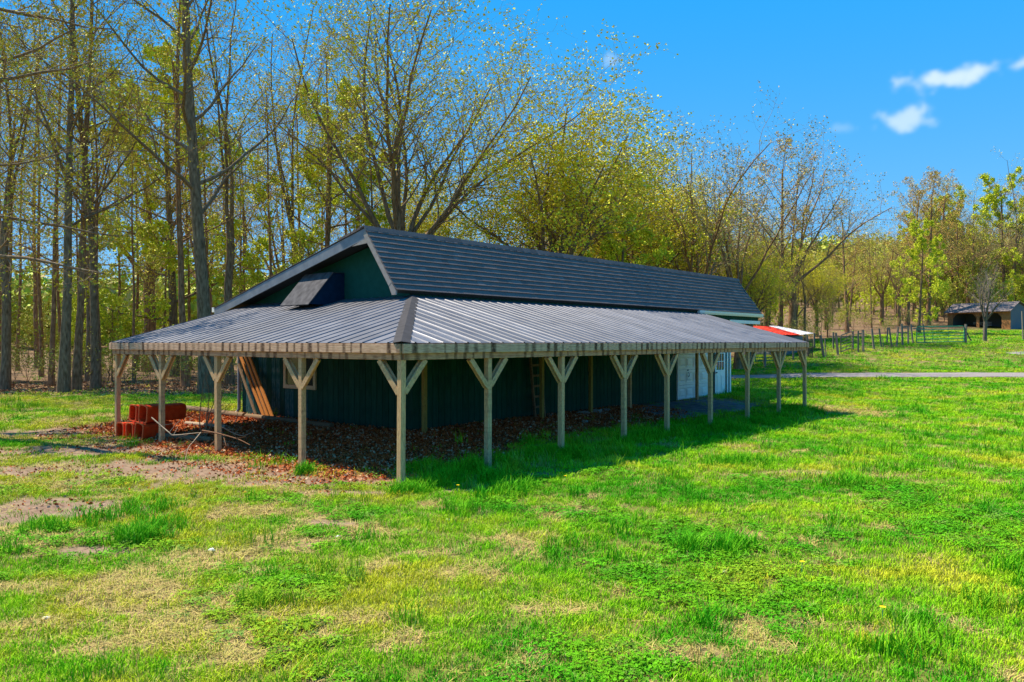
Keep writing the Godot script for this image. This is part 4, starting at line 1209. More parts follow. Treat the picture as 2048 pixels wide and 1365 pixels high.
func make_hill_woods():
	# the wooded hillside far behind reads as one mass of spring crowns
	var b := Buf.new()
	var r := RandomNumberGenerator.new(); r.seed = 9
	for k in 260:
		var d := Vector3(r.randfn(0, 1), r.randfn(0, 1), r.randfn(0, 1)).normalized()
		var lump := 1.0 + 0.25 * sin(d.x * 5.0 + d.y * 3.0) + 0.15 * sin(d.z * 9.0)
		var p := Vector3(d.x * 2.6, 5.5 + d.y * 3.4, d.z * 2.6) * lump * pow(r.randf(), 0.22)
		var a := Vector3(r.randfn(0, 1), r.randfn(0, 1), r.randfn(0, 1)).normalized()
		var e := a.cross(d).normalized()
		var s := r.randf_range(0.25, 0.6)
		var tone := r.randf_range(0.75, 1.25)
		b.tri(p - e * s * 0.5, p + a * s, p + e * s * 0.6, Color(tone, tone, tone))
		b.tri(p - e * s * 0.5, p + e * s * 0.6, p - a * s * 0.8, Color(tone, tone, tone))
	b.tube(PackedVector3Array([Vector3(0, -0.5, 0), Vector3(0.1, 4, 0), Vector3(0, 8, 0.1)]), PackedFloat32Array([0.16, 0.12, 0.04]), 5, Color(0.25, 0.18, 0.14))
	var m := b.mesh()
	var data := PackedFloat32Array()
	var count := 0
	var pal := [Color(0.38, 0.46, 0.03), Color(0.50, 0.52, 0.05), Color(0.56, 0.47, 0.08), Color(0.50, 0.37, 0.15), Color(0.34, 0.44, 0.03)]
	while count < 5200:
		var a := sqrt(r.randf_range(70.0 * 70.0, 340.0 * 340.0))
		var u := r.randf_range(-700, 2500)
		var lim := 88.0 if u < 1500 else 118.0
		if a < lim: continue
		var p := spot(u, a)
		var s := r.randf_range(0.7, 1.25)
		if u > 1250 and a < 140: s *= 0.7
		var w := r.randf() * TAU
		var sx := s * r.randf_range(0.85, 1.2)
		var col: Color = pal[r.randi() % 5]
		col = col.lerp(pal[r.randi() % 5], r.randf()) * r.randf_range(0.7, 1.15)
		data.append_array(PackedFloat32Array([cos(w) * sx, 0, sin(w) * sx, p.x, 0, s, 0, p.y, -sin(w) * sx, 0, cos(w) * sx, p.z, col.r, col.g, col.b, 1]))
		count += 1
	scatter("hill_woodland", m, data, M.leaf, "far hillside woodland in pale spring leaf behind the trees", "woodland")

func scatter(called: String, m: Mesh, data: PackedFloat32Array, material: Material, label: String, category: String):
	var mm := MultiMesh.new()
	mm.transform_format = MultiMesh.TRANSFORM_3D
	mm.use_colors = true
	mm.mesh = m
	mm.instance_count = data.size() / 16
	mm.buffer = data
	var o := MultiMeshInstance3D.new()
	o.name = numbered(called)
	o.multimesh = mm
	o.material_override = material
	add_child(o)
	tag(o, label, category, "", "stuff")

# ---------------------------------------------------------------- lawn, leaf litter
func tuft(sd: int, blades: int, spread: float, h0: float, h1: float, width: float, bend: float) -> ArrayMesh:
	var r := RandomNumberGenerator.new(); r.seed = sd
	var b := Buf.new()
	for k in blades:
		var w := r.randf() * TAU
		var p := Vector3(cos(w), 0, sin(w)) * spread * sqrt(r.randf())
		var h := r.randf_range(h0, h1)
		var q := r.randf() * TAU
		var out := Vector3(cos(q), 0, sin(q))
		var side := out.cross(Vector3.UP).rotated(Vector3.UP, r.randf_range(-0.8, 0.8)) * width * r.randf_range(0.7, 1.3)
		var m := p + Vector3.UP * h * 0.6 + out * h * bend * 0.35
		var t := p + Vector3.UP * h + out * h * bend
		var tone := r.randf_range(0.72, 1.28)
		var c := Color(tone * r.randf_range(0.9, 1.15), tone, tone * 0.9)
		p.y -= 0.02
		b.quad(p - side, p + side, m + side * 0.75, m - side * 0.75, c)
		b.tri(m - side * 0.75, m + side * 0.75, t, c)
	return b.mesh()

func clover(sd: int) -> ArrayMesh:
	var r := RandomNumberGenerator.new(); r.seed = sd
	var b := Buf.new()
	for k in 26:
		var w := r.randf() * TAU
		var p := Vector3(cos(w), 0, sin(w)) * 0.1 * sqrt(r.randf()) + Vector3.UP * r.randf_range(0.02, 0.055)
		var tilt := Vector3(r.randfn(0, 0.35), 1, r.randfn(0, 0.35)).normalized()
		var x := tilt.cross(Vector3(0.3, 0, 0.9)).normalized()
		var tone := r.randf_range(0.75, 1.25)
		for j in 3:
			var e := x.rotated(tilt, TAU * j / 3.0 + w)
			var f := tilt.cross(e)
			var s := r.randf_range(0.009, 0.013)
			b.quad(p, p + e * s * 0.7 - f * s * 0.6, p + e * s * 1.5 + tilt * s * 0.2, p + e * s * 0.7 + f * s * 0.6, Color(tone, tone, tone))
	return b.mesh()

func put(data: PackedFloat32Array, p: Vector3, s: float, sy: float, w: float, c: Color):
	data.append_array(PackedFloat32Array([cos(w) * s, 0, sin(w) * s, p.x, 0, sy, 0, p.y, -sin(w) * s, 0, cos(w) * s, p.z, c.r, c.g, c.b, 1]))

func make_lawn():
	rng.seed = 55
	var kinds := [tuft(1, 17, 0.08, 0.02, 0.055, 0.003, 0.65), tuft(2, 17, 0.08, 0.025, 0.065, 0.0028, 0.9), tuft(3, 22, 0.09, 0.10, 0.21, 0.0042, 0.6)]
	var data := [PackedFloat32Array(), PackedFloat32Array(), PackedFloat32Array()]
	var cl := PackedFloat32Array(); var straw := PackedFloat32Array()
	var bands := [[4.3, 8.0, 330.0, 1.0], [8.0, 13.0, 190.0, 1.12], [13.0, 20.0, 95.0, 1.4], [20.0, 32.0, 46.0, 1.9], [32.0, 50.0, 20.0, 2.7], [50.0, 84.0, 8.0, 4.0]]
	for bd in bands:
		var a0: float = bd[0]; var a1: float = bd[1]
		var n := int(0.82 * (a1 * a1 - a0 * a0) * bd[2])
		for k in n:
			var a := sqrt(rng.randf_range(a0 * a0, a1 * a1))
			var b := rng.randf_range(-0.82, 0.82)
			if a > 50 and b < 0.15: continue
			var p3 := CAM + fwd * a + rgt * b * a
			var x := p3.x; var z := p3.z
			if x > WALL and x < WALL_END and -z > WALL and -z < WALL_L: continue
			if a > 42.6 and a < 46.1 and b > 0.1: continue
			var keep := (1.0 - 0.94 * bare_at(x, z)) * (1.0 - 0.98 * litter_at(x, z)) * (1.0 - 0.97 * woods_at(x, z))
			var st := straw_at(x, z)
			if rng.randf() > keep: continue
			var y := ground_y(x, z)
			var big := n_big.get_noise_2d(x * 2.2, z * 2.2)
			var mid := n_mid.get_noise_2d(x * 2.0 + 9, z * 2.0)
			var fine := n_mid.get_noise_2d(x * 9.0, z * 9.0 + 5)
			var w := rng.randf() * TAU
			var s: float = bd[3] * rng.randf_range(0.75, 1.3)
			var yellow := clampf(0.37 + big * 0.5 + mid * 0.8 + fine * 0.4 + ss(0.2, -0.35, b) * 0.36, 0, 1)
			yellow = maxf(yellow, spot_at(x, z, 2))
			var c := Color(0.07, 0.37, 0.006).lerp(Color(0.27, 0.55, 0.01), ss(0.0, 0.55, yellow)).lerp(Color(0.56, 0.57, 0.03), ss(0.45, 1.0, yellow))
			if rng.randf() < st * 0.85:
				c = Color(0.52, 0.37, 0.15).lerp(Color(0.40, 0.38, 0.08), rng.randf())
				if rng.randf() < 0.75:
					put(straw, Vector3(x, y, z), s * 1.1, s * 0.35, w, c)
					continue
			elif rng.randf() < 0.05: c = c.lerp(Color(0.5, 0.4, 0.16), 0.7)
			c = c * rng.randf_range(0.8, 1.2)
			var tall := ss(0.25, 0.5, n_mid.get_noise_2d(x * 3.1 + 71, z * 3.1)) * 0.5
			var post_strip := ss(0.9, 0.25, absf(-z + 0.1)) * ss(-0.3, 0.8, x) * ss(18.6, 17.5, x) * ss(-0.25, 0.2, mid + fine)
			tall = maxf(tall, post_strip)
			var clov := ss(0.12, 0.3, n_mid.get_noise_2d(x * 1.5 - 33, z * 1.5 + 12) + 0.15 * fine)
			if a < 14 and rng.randf() < clov * 0.5:
				put(cl, Vector3(x, y, z), s * 0.95, s * 0.95, w, Color(0.06, 0.27, 0.008).lerp(c, 0.3) * rng.randf_range(0.7, 1.2))
			elif rng.randf() < tall * 0.35:
				put(data[2], Vector3(x, y, z), s * 0.9, minf(s, 1.6) * rng.randf_range(0.6, 1.1), w, c.lerp(Color(0.05, 0.34, 0.01), 0.6))
			else:
				put(data[k % 2], Vector3(x, y, z), s, minf(s, 1.9) * rng.randf_range(0.7, 1.25), w, c)
	# dark tall clumps by the posts and in the lawn
	var clumps := [[845, 945, 0.35, 26], [895, 965, 0.4, 26], [940, 945, 0.3, 18], [1110, 912, 0.5, 40], [1165, 915, 0.4, 30], [1070, 918, 0.35, 24], [1300, 878, 0.4, 34], [1360, 870, 0.5, 34], [1260, 888, 0.3, 18], [1440, 860, 0.6, 40], [1520, 848, 0.7, 50], [1590, 822, 0.6, 40], [1620, 826, 0.5, 30], [1480, 925, 0.6, 20], [1700, 972, 0.4, 18], [1470, 1105, 0.25, 12], [1385, 1105, 0.2, 10], [270, 1085, 0.25, 16], [230, 1040, 0.7, 22], [300, 1065, 0.4, 12], [610, 948, 0.12, 9], [820, 985, 0.3, 14], [990, 962, 0.3, 14], [1020, 990, 0.5, 20]]
	for q in clumps:
		var p0 := on_ground(q[0], q[1])
		for k in q[3] * 2:
			var x: float = p0.x + rng.randfn(0, q[2] * 0.6); var z: float = p0.z + rng.randfn(0, q[2] * 0.45)
			if litter_at(x, z) > 0.95 and q[1] < 900 and rng.randf() < 0.7: continue
			put(data[2], Vector3(x, ground_y(x, z), z), rng.randf_range(0.8, 1.4), rng.randf_range(0.7, 1.35), rng.randf() * TAU, Color(0.05, 0.32, 0.008).lerp(Color(0.16, 0.46, 0.012), rng.randf()))
	scatter("lawn_grass", kinds[0], data[0], M.grass, "short green grass over the whole lawn", "grass")
	scatter("lawn_grass", kinds[1], data[1], M.grass, "short bent yellow-green grass mixed through the lawn", "grass")
	scatter("tall_grass", kinds[2], data[2], M.grass, "tall dark green grass clumps along the porch posts", "grass")
	scatter("clover_patches", clover(4), cl, M.grass, "low dark green clover patches in the near lawn", "clover")
	scatter("dry_grass", tuft(6, 12, 0.09, 0.03, 0.09, 0.003, 1.8), straw, M.grass, "dry straw-coloured grass in bare lawn patches", "dry grass")

func make_litter():
	rng.seed = 66
	var b := Buf.new()
	var a0 := Vector3(-0.5, 0, 0); var t := Vector3(0.5, 0.12, 0)
	b.tri(a0, Vector3(0, -0.08, 0.3), t, Color.WHITE); b.tri(a0, t, Vector3(-0.05, 0.16, -0.3), Color(0.85, 0.85, 0.85))
	b.tri(t, Vector3(0, -0.08, 0.3), Vector3(0.35, 0.25, 0.25), Color(1.1, 1.05, 1.0))
	var m := b.mesh()
	var data := PackedFloat32Array()
	var areas := [[-1.2, 3.6, 0.2, 12.0, 22000], [0.3, 13.0, 0.7, 3.7, 16000], [-4.5, 0.3, 0.5, 11.0, 5200], [-9.0, -2.0, 2.0, 14.0, 1600]]
	for q in areas:
		for k in q[4]:
			var x: float = rng.randf_range(q[0], q[1]); var v: float = rng.randf_range(q[2], q[3])
			var z := -v
			var l := litter_at(x, z)
			var br := bare_at(x, z)
			if rng.randf() > maxf(l, 0.08 + br * 0.34): continue
			var s := rng.randf_range(0.035, 0.08)
			var bs := Basis.from_euler(Vector3(rng.randfn(0, 0.55), rng.randf() * TAU, rng.randfn(0, 0.55))).scaled(Vector3(s, s, s))
			var f := rng.randf()
			var c := Color(0.34, 0.06, 0.015).lerp(Color(0.52, 0.16, 0.05), f) if rng.randf() < 0.8 else Color(0.46, 0.26, 0.14).lerp(Color(0.6, 0.42, 0.28), f)
			var y := ground_y(x, z) + rng.randf_range(0.0, 0.05) * (0.3 + l)
			data.append_array(PackedFloat32Array([bs.x.x, bs.y.x, bs.z.x, x, bs.x.y, bs.y.y, bs.z.y, y, bs.x.z, bs.y.z, bs.z.z, z, c.r, c.g, c.b, 1]))
	scatter("leaf_litter", m, data, M.litter, "red-brown fallen leaves under and before the porch", "leaves")
	# leaf litter at the wood edge
	var far := PackedFloat32Array()
	for k in 7000:
		var u := rng.randf_range(-60, 620); var a := rng.randf_range(31, 42)
		var p := spot(u, a)
		if rng.randf() > woods_at(p.x, p.z): continue
		var s := rng.randf_range(0.10, 0.2)
		var bs := Basis.from_euler(Vector3(rng.randfn(0, 0.5), rng.randf() * TAU, rng.randfn(0, 0.5))).scaled(Vector3(s, s, s))
		var c := Color(0.22, 0.10, 0.05).lerp(Color(0.46, 0.30, 0.17), rng.randf())
		far.append_array(PackedFloat32Array([bs.x.x, bs.y.x, bs.z.x, p.x, bs.x.y, bs.y.y, bs.z.y, p.y + 0.02, bs.x.z, bs.y.z, bs.z.z, p.z, c.r, c.g, c.b, 1]))
	scatter("woodland_litter", m, far, M.litter, "brown fallen leaves along the left wood edge", "leaves")

# ---------------------------------------------------------------- things around the porch
func tub(label: String, a: Vector3, b: Vector3, w: float, h: float, roll: float):
	# hollow tapered plastic tub lying on its side: open end at a, body to b
	var o := thing("tub", label, "tub", a, 0.0, "orange-red tubs piled at the porch end")
	var y := (b - a).normalized()
	var x := y.cross(Vector3.UP).normalized().rotated(y, roll)
	var l := a.distance_to(b)
	o.transform = Transform3D(Basis(x, y, x.cross(y)), a)
	var buf := Buf.new()
	var ring := func(sw: float, sh: float, yy: float) -> Array:
		var out := []
		var rc := 0.07
		for c in [Vector2(1, 1), Vector2(-1, 1), Vector2(-1, -1), Vector2(1, -1)]:
			var a0 := Vector2(c.x, c.y).angle() - PI / 4
			for k in 4:
				var q := a0 + PI / 2 * k / 3.0
				out.append(Vector3(c.x * (sw / 2 - rc) + cos(q) * rc, yy, c.y * (sh / 2 - rc) + sin(q) * rc))
		return out
	var rings := [ring.call(w - 0.016, h - 0.016, l - 0.02), ring.call(w - 0.016, h - 0.016, 0.004), ring.call(w + 0.022, h + 0.022, 0.0), ring.call(w + 0.022, h + 0.022, 0.022), ring.call(w + 0.002, h + 0.002, 0.026), ring.call(w * 0.86, h * 0.86, l)]
	for k in rings.size() - 1:
		for j in 16:
			var j2 := (j + 1) % 16
			if k == 0: buf.quad(rings[k][j], rings[k][j2], rings[k + 1][j2] , rings[k + 1][j])
			else: buf.quad(rings[k][j], rings[k][j2], rings[k + 1][j2], rings[k + 1][j])
	for j in range(1, 15):
		buf.tri(rings[5][0], rings[5][j], rings[5][j + 1]); buf.tri(rings[0][0], rings[0][j + 1], rings[0][j])
	part(o, "body", buf.mesh(), M.tub)
	var rim := Buf.new()
	var r0: Array = ring.call(w + 0.03, h + 0.03, -0.006); var r1: Array = ring.call(w - 0.02, h - 0.02, -0.006); var r2: Array = ring.call(w + 0.03, h + 0.03, 0.016); var r3: Array = ring.call(w - 0.02, h - 0.02, 0.016)
	for j in 16:
		var j2 := (j + 1) % 16
		rim.quad(r1[j], r1[j2], r0[j2], r0[j]); rim.quad(r0[j], r0[j2], r2[j2], r2[j]); rim.quad(r3[j], r3[j2], r1[j2], r1[j])
	part(o, "rim", rim.mesh(), M.tub_rim)

func branch(called: String, label: String, pts: Array, r: float, material: Material, twigs: Array = []):
	# pts: [u, v, distance] sightings; the thing stands at its lowest point
	var w := []
	for p in pts: w.append(sight(p[0], p[1], p[2]))
	var low: Vector3 = w[0]
	for p in w: if p.y < low.y: low = p
	var o := thing(called, label, "branch", low)
	var smooth := []
	for k in w.size() - 1:
		for j in 3:
			var t := j / 3.0
			var p0: Vector3 = w[maxi(k - 1, 0)]; var p3: Vector3 = w[mini(k + 2, w.size() - 1)]
			smooth.append((w[k] as Vector3).cubic_interpolate(w[k + 1], p0, p3, t) - low)
	smooth.append(w[-1] - low)
	bar(o, "stem", smooth, r, material, 6, r * 0.4)
	for t in twigs:
		var q := []
		for p in t: q.append(sight(p[0], p[1], p[2]) - low)
		bar(o, "twig", q, r * 0.6, material, 5, r * 0.25)

func make_props():
	# tubs: open ends face the camera's left
	var dir := (rgt * 0.56 + fwd * 0.83).normalized()
	var g0 := on_ground(283, 880)
	var rows := [["rightmost orange-red tub in the bottom row, beside the post", 281, 877, 0.30, 0.36, 0.16, 0.75], ["middle orange-red tub in the bottom row, half hidden", 262, 872, 0.26, 0.34, 0.0, 0.7], ["leftmost orange-red tub in the bottom row, by the end post", 243, 870, 0.27, 0.33, 0.0, 0.65], ["large orange-red tub on top of the pile", 289, 845, 0.31, 0.38, 0.12, 1.0], ["narrower orange-red tub on top left of the pile", 269, 843, 0.26, 0.36, 0.08, 0.7]]
	for k in 5:
		var q: Array = rows[k]
		var a := 18.0 if k < 3 else 18.0
		var p := sight(q[1], q[2] - 0, a)
		if k < 3:
			p = spot(q[1] - 4, 17.85 + k * 0.25)
			p.y += q[4] * 0.5 + 0.02
		else:
			p = spot(q[1] - 4, 17.95 + (k - 3) * 0.3)
			p.y += 0.36 + 0.03 + q[4] * 0.5
		tub(q[0], p, p + dir * q[6], q[3], q[4], q[5])
	# planks leaning on the gable wall
	var pl := [["narrow weathered plank, leftmost of those leaning on the teal wall", 514, 477, 0.075, 2.0, -1], ["long orange plank leaning on the teal wall, second from the left", 530, 486, 0.09, 2.75, 0], ["long orange plank leaning on the teal wall, third from the left", 538, 496, 0.09, 2.75, 1], ["long orange plank leaning on the teal wall, rightmost", 547, 504, 0.10, 2.75, 2]]
	for k in 4:
		var q: Array = pl[k]
		var bot := on_gable(q[1], 846, WALL - 0.42)
		var tp := on_gable(q[2], 722 if k else 731, WALL - 0.1)
		bot.y = ground_y(bot.x, bot.z) + 0.0
		var d := (tp - bot).normalized()
		var o := thing("plank", q[0], "plank", bot, 0.0, "planks leaning on the gable wall")
		var end: Vector3 = d * (q[4] if k == 0 else q[4])
		var over: float = (bot.x + end.x) - (WALL - 0.045)
		if over > 0: end.x -= over
		member(o, "board", Vector3(0, -0.03, 0), end, 0.04, q[3], M.plank if k else M.timber, Vector3(1, 0, 0), k)
	# edging timbers and logs on the ground
	var tm := [[Vector3(3.12, 0, -12.9), Vector3(3.02, 0, -9.35), 0.17, "round landscape timber edging the grass by the barn's rear corner"], [Vector3(3.05, 0, -9.3), Vector3(2.95, 0, -5.6), 0.15, "long landscape timber lying along the foot of the gable wall"]]
	for q in tm:
		var a: Vector3 = q[0]; var b: Vector3 = q[1]
		a.y = ground_y(a.x, a.z); b.y = ground_y(b.x, b.z)
		var o := thing("landscape_timber", q[3], "timber", a)
		bar(o, "log", [Vector3(0, q[2] * 0.4, 0), (b - a) * 0.35 + Vector3(0.02, q[2] * 0.42, 0), (b - a) * 0.7 + Vector3(-0.01, q[2] * 0.4, 0), (b - a) + Vector3(0, q[2] * 0.4, 0)], q[2] * 0.5, M.timber, 10)
	for q in [[312, 877, 424, 886, 0.07, "fallen grey log lying between two posts near the tubs"], [372, 852, 452, 859, 0.055, "short pale log lying behind the brushwood"]]:
		var a := on_ground(q[0], q[1]); var b := on_ground(q[2], q[3])
		var o := thing("log", q[5], "log", a)
		bar(o, "log", [Vector3(0, q[4] * 0.8, 0), (b - a) * 0.5 + Vector3(0, q[4] * 0.85, 0.02), b - a + Vector3(0, q[4] * 0.8, 0)], q[4], M.pale_branch if q[4] < 0.06 else M.timber, 9)
	# brushwood
	branch("fallen_branch", "long pale fallen branch with a forked end by the porch posts", [[303, 836, 17.2], [338, 866, 16.8], [347, 871, 16.6], [380, 868, 16.2], [402, 866, 16.0]], 0.014, M.pale_branch, [[[338, 866, 16.8], [352, 848, 16.9], [361, 842, 17.0]], [[347, 871, 16.6], [355, 855, 16.7]], [[320, 851, 17.0], [334, 850, 17.2], [345, 848, 17.3]]])
	branch("fallen_branch", "pale forked stick dropping to the grass before the porch", [[401, 866, 16.0], [388, 882, 15.4], [376, 897, 14.9], [370, 921, 14.6]], 0.011, M.pale_branch, [[[376, 898, 14.9], [366, 905, 14.8], [360, 907, 14.8]]])
	branch("fallen_branch", "brown fallen branch reaching right across the dead leaves", [[404, 862, 16.1], [428, 866, 15.9], [452, 872, 15.7], [478, 880, 15.5], [500, 891, 15.2]], 0.017, M.brown_branch, [[[446, 871, 15.8], [452, 893, 15.5]], [[470, 878, 15.5], [492, 874, 15.6]]])
	branch("fallen_branch", "pale wavy branch across the front of the leaf pile", [[428, 854, 16.4], [444, 855, 16.3], [462, 865, 16.2], [485, 872, 16.0], [508, 864, 16.2]], 0.011, M.pale_branch, [[[470, 868, 16.1], [478, 858, 16.3]], [[452, 859, 16.2], [470, 860, 16.3]]])
	branch("fallen_branch", "pale thin branch rising toward the downspout", [[418, 846, 16.6], [440, 832, 16.8], [452, 822, 17.0]], 0.008, M.pale_branch, [[[440, 832, 16.8], [450, 838, 16.9]]])
	branch("fallen_branch", "short pale twig standing by the downspout", [[470, 846, 17.4], [478, 818, 17.6], [486, 804, 17.7]], 0.007, M.pale_branch, [[[478, 815, 17.6], [495, 812, 17.6]]])
	branch("fallen_branch", "grey stick lying on the ground before the tubs", [[252, 884, 17.6], [266, 884, 17.5], [280, 881, 17.4]], 0.016, M.pale_branch, [])
	rng.seed = 12
	for k in 16:
		var u := rng.randf_range(400, 520); var a := rng.randf_range(15.6, 17.4)
		var g := spot(u, a)
		var o := thing("twig", "dark thin twig in the brush heap before the gable wall", "twig", g, 0.0, "twigs in the brush heap")
		var d := Vector3(rng.randf_range(-1, 1), 0, rng.randf_range(-1, 1)).normalized()
		var l := rng.randf_range(0.35, 0.9)
		bar(o, "stem", [Vector3(0, 0.01, 0), d * l * 0.5 + Vector3(0, rng.randf_range(0.1, 0.35), 0), d * l + Vector3(0, rng.randf_range(0.05, 0.3), 0)], 0.009, M.brown_branch, 5, 0.004)
	# bare dark shrub behind the brush
	var sh := Grower.new()
	sh.o = {"wob": 1.4, "lift": [0.1, 0.25, 0.1, 0.1, 0.1], "kids": [3, 7, 4, 2], "start": [0.5, 0.25, 0.2, 0.2], "angle": [0.8, 0.7, 0.8, 0.8], "ratio": [0.1, 0.4, 0.5, 0.5], "thin": [0.4, 0.55, 0.6, 0.6], "top": 0.6, "leaf_n": 0, "leaf_size": 0.05, "leaf_colors": [Color.BLACK], "depth": 3}
	sh.r.seed = 5
	for d in [Vector3(0.05, 1, 0.0), Vector3(0.25, 1, 0.15), Vector3(-0.5, 1, 0.1), Vector3(0.45, 1, -0.2)]: sh.grow(Vector3(0, -0.05, 0), d.normalized(), 1.5, 0.017, 1)
	var so := thing("bare_shrub", "thin bare dark shrub growing behind the brush heap", "shrub", spot(407, 17.6))
	part(so, "stems", sh.trunk.mesh(), M.twig)
	part(so, "twigs", sh.twigs.mesh(), M.twig)
	# ladder against the side wall
	var la := thing("ladder", "wooden ladder standing in the dark against the barn side wall", "ladder", Vector3(7.95, ground_y(7.95, -3.5), -3.42))
	for q in [-0.2, 0.2]: member(la, "rail", Vector3(q, -0.02, 0), Vector3(q, 2.5, -0.26), 0.05, 0.07, M.timber, Vector3(1, 0, 0), 2)
	for k in 8: member(la, "rung", Vector3(-0.176, 0.3 + k * 0.27, -0.03 - k * 0.028), Vector3(0.176, 0.3 + k * 0.27, -0.03 - k * 0.028), 0.06, 0.03, M.timber, Vector3(0, 1, 0), k)
	# stones along the foot of the side wall and scraps on the ground
	var st := [[1100, 834, 0.13, "pale flat stone on the dark ground below the ladder"], [1165, 830, 0.16, "long pale stone at the wall foot, left of an inner post"], [1190, 827, 0.2, "longest pale stone at the wall foot, right of an inner post"], [1210, 824, 0.14, "blocky pale stone at the right end of the wall-foot row"], [1170, 846, 0.08, "small pale stone on the dead leaves under the porch"], [1222, 838, 0.06, "tiny white stone near the concrete pad"], [1395, 806, 0.09, "pale rubble stone below the garage door"]]
	for q in st:
		var p := on_ground(q[0], q[1])
		pebble("stone", q[3], "stone", p, q[2], M.stone, Vector3(1.5, 0.5, 0.8))
	var scraps := [[895, 1042, 0.05, "white crumpled scrap lying in the grass before the corner post"], [676, 1075, 0.055, "white scrap of paper lying in the grass, left of centre"], [1450, 1145, 0.05, "white round scrap in the lawn, right of centre"], [423, 1103, 0.07, "torn white scrap in the grass, lower left"], [720, 873, 0.07, "white crumpled scrap on the dead leaves under the porch"], [551, 930, 0.06, "grey crumpled scrap by the second post's foot"], [92, 1238, 0.05, "small white scrap at the lower left of the lawn"], [860, 712 + 165, 0.05, "small pale scrap beside the yellow inner post"]]
	for q in scraps:
		var p := on_ground(q[0], q[1])
		pebble("scrap", q[3], "scrap", p, q[2] * 0.55, M.white, Vector3(1.2, 0.6, 0.9))
	# dandelions
	rng.seed = 21
	for q in [[824, 950], [908, 982], [915, 988], [1604, 1150], [1765, 1245], [930, 930], [1130, 968]]:
		var p := on_ground(q[0], q[1])
		var o := thing("dandelion", "small yellow dandelion flower in the lawn", "flower", p, 0.0, "dandelions in the lawn")
		bar(o, "stem", [Vector3.ZERO, Vector3(0.01, 0.11, 0)], 0.003, M.green_pipe, 4)
		var f := Buf.new()
		for k in 14:
			var w := TAU * k / 14
			var e := Vector3(cos(w), 0.25, sin(w)) * 0.026
			f.tri(Vector3(0.01, 0.112, 0), Vector3(0.01, 0.112, 0) + e.rotated(Vector3.UP, -0.2), Vector3(0.01, 0.112, 0) + e.rotated(Vector3.UP, 0.2))
		part(o, "bloom", f.mesh(), mat(lin(0.8, 0.55, 0.01), 0.6))

func pebble(called: String, label: String, category: String, at: Vector3, s: float, material: Material, shape: Vector3):
	var b := Buf.new()
	var r := RandomNumberGenerator.new(); r.seed = hash(label)
	var ring := []
	for k in 3:
		var row := []
		for j in 8:
			var w := TAU * j / 8
			var rad: float = [0.8, 1.0, 0.6][k] * r.randf_range(0.8, 1.15)
			row.append(Vector3(cos(w) * rad * shape.x, [-0.3, 0.4, 1.0][k] * shape.y + r.randf_range(-0.1, 0.1), sin(w) * rad * shape.z) * s)
		ring.append(row)
	for k in 2:
		for j in 8: b.quad(ring[k][(j + 1) % 8], ring[k][j], ring[k + 1][j], ring[k + 1][(j + 1) % 8])
	var top := Vector3(0, 1.08 * shape.y * s, 0)
	for j in 8: b.tri(ring[2][(j + 1) % 8], ring[2][j], top)
	var o := part(self, called, b.mesh(), material, at)
	o.rotation.y = r.randf() * TAU
	tag(o, label, category)

# ---------------------------------------------------------------- pasture: fence, gates, sheds
func tube_gate(label: String, a: Vector3, b: Vector3, h: float, rails: int, material: Material, uprights: int):
	var o := thing("tube_gate", label, "gate", a)
	var d := b - a
	var r := 0.035
	var lift := Vector3(0, 0.12, 0)
	var c := 0.14
	var dn := Vector3(d.x, 0, d.z).normalized()
	bar(o, "frame", [lift, Vector3(0, h - c, 0) + lift, Vector3(0, h - c * 0.3, 0) + dn * c * 0.3 + lift, Vector3(0, h, 0) + dn * c + lift, d + Vector3(0, h, 0) - dn * c + lift, d + Vector3(0, h - c * 0.3, 0) - dn * c * 0.3 + lift, d + Vector3(0, h - c, 0) + lift, d + lift, lift], r, material, 7)
	for k in rails:
		var y := h * (k + 1.0) / (rails + 1.0)
		bar(o, "rail", [Vector3(0, y, 0) + lift, d + Vector3(0, y, 0) + lift], r * 0.8, material, 7)
	for k in uprights:
		var f := (k + 1.0) / (uprights + 1.0)
		bar(o, "upright", [d * f + lift, d * f + Vector3(0, h, 0) + lift], r * 0.4, material, 6)

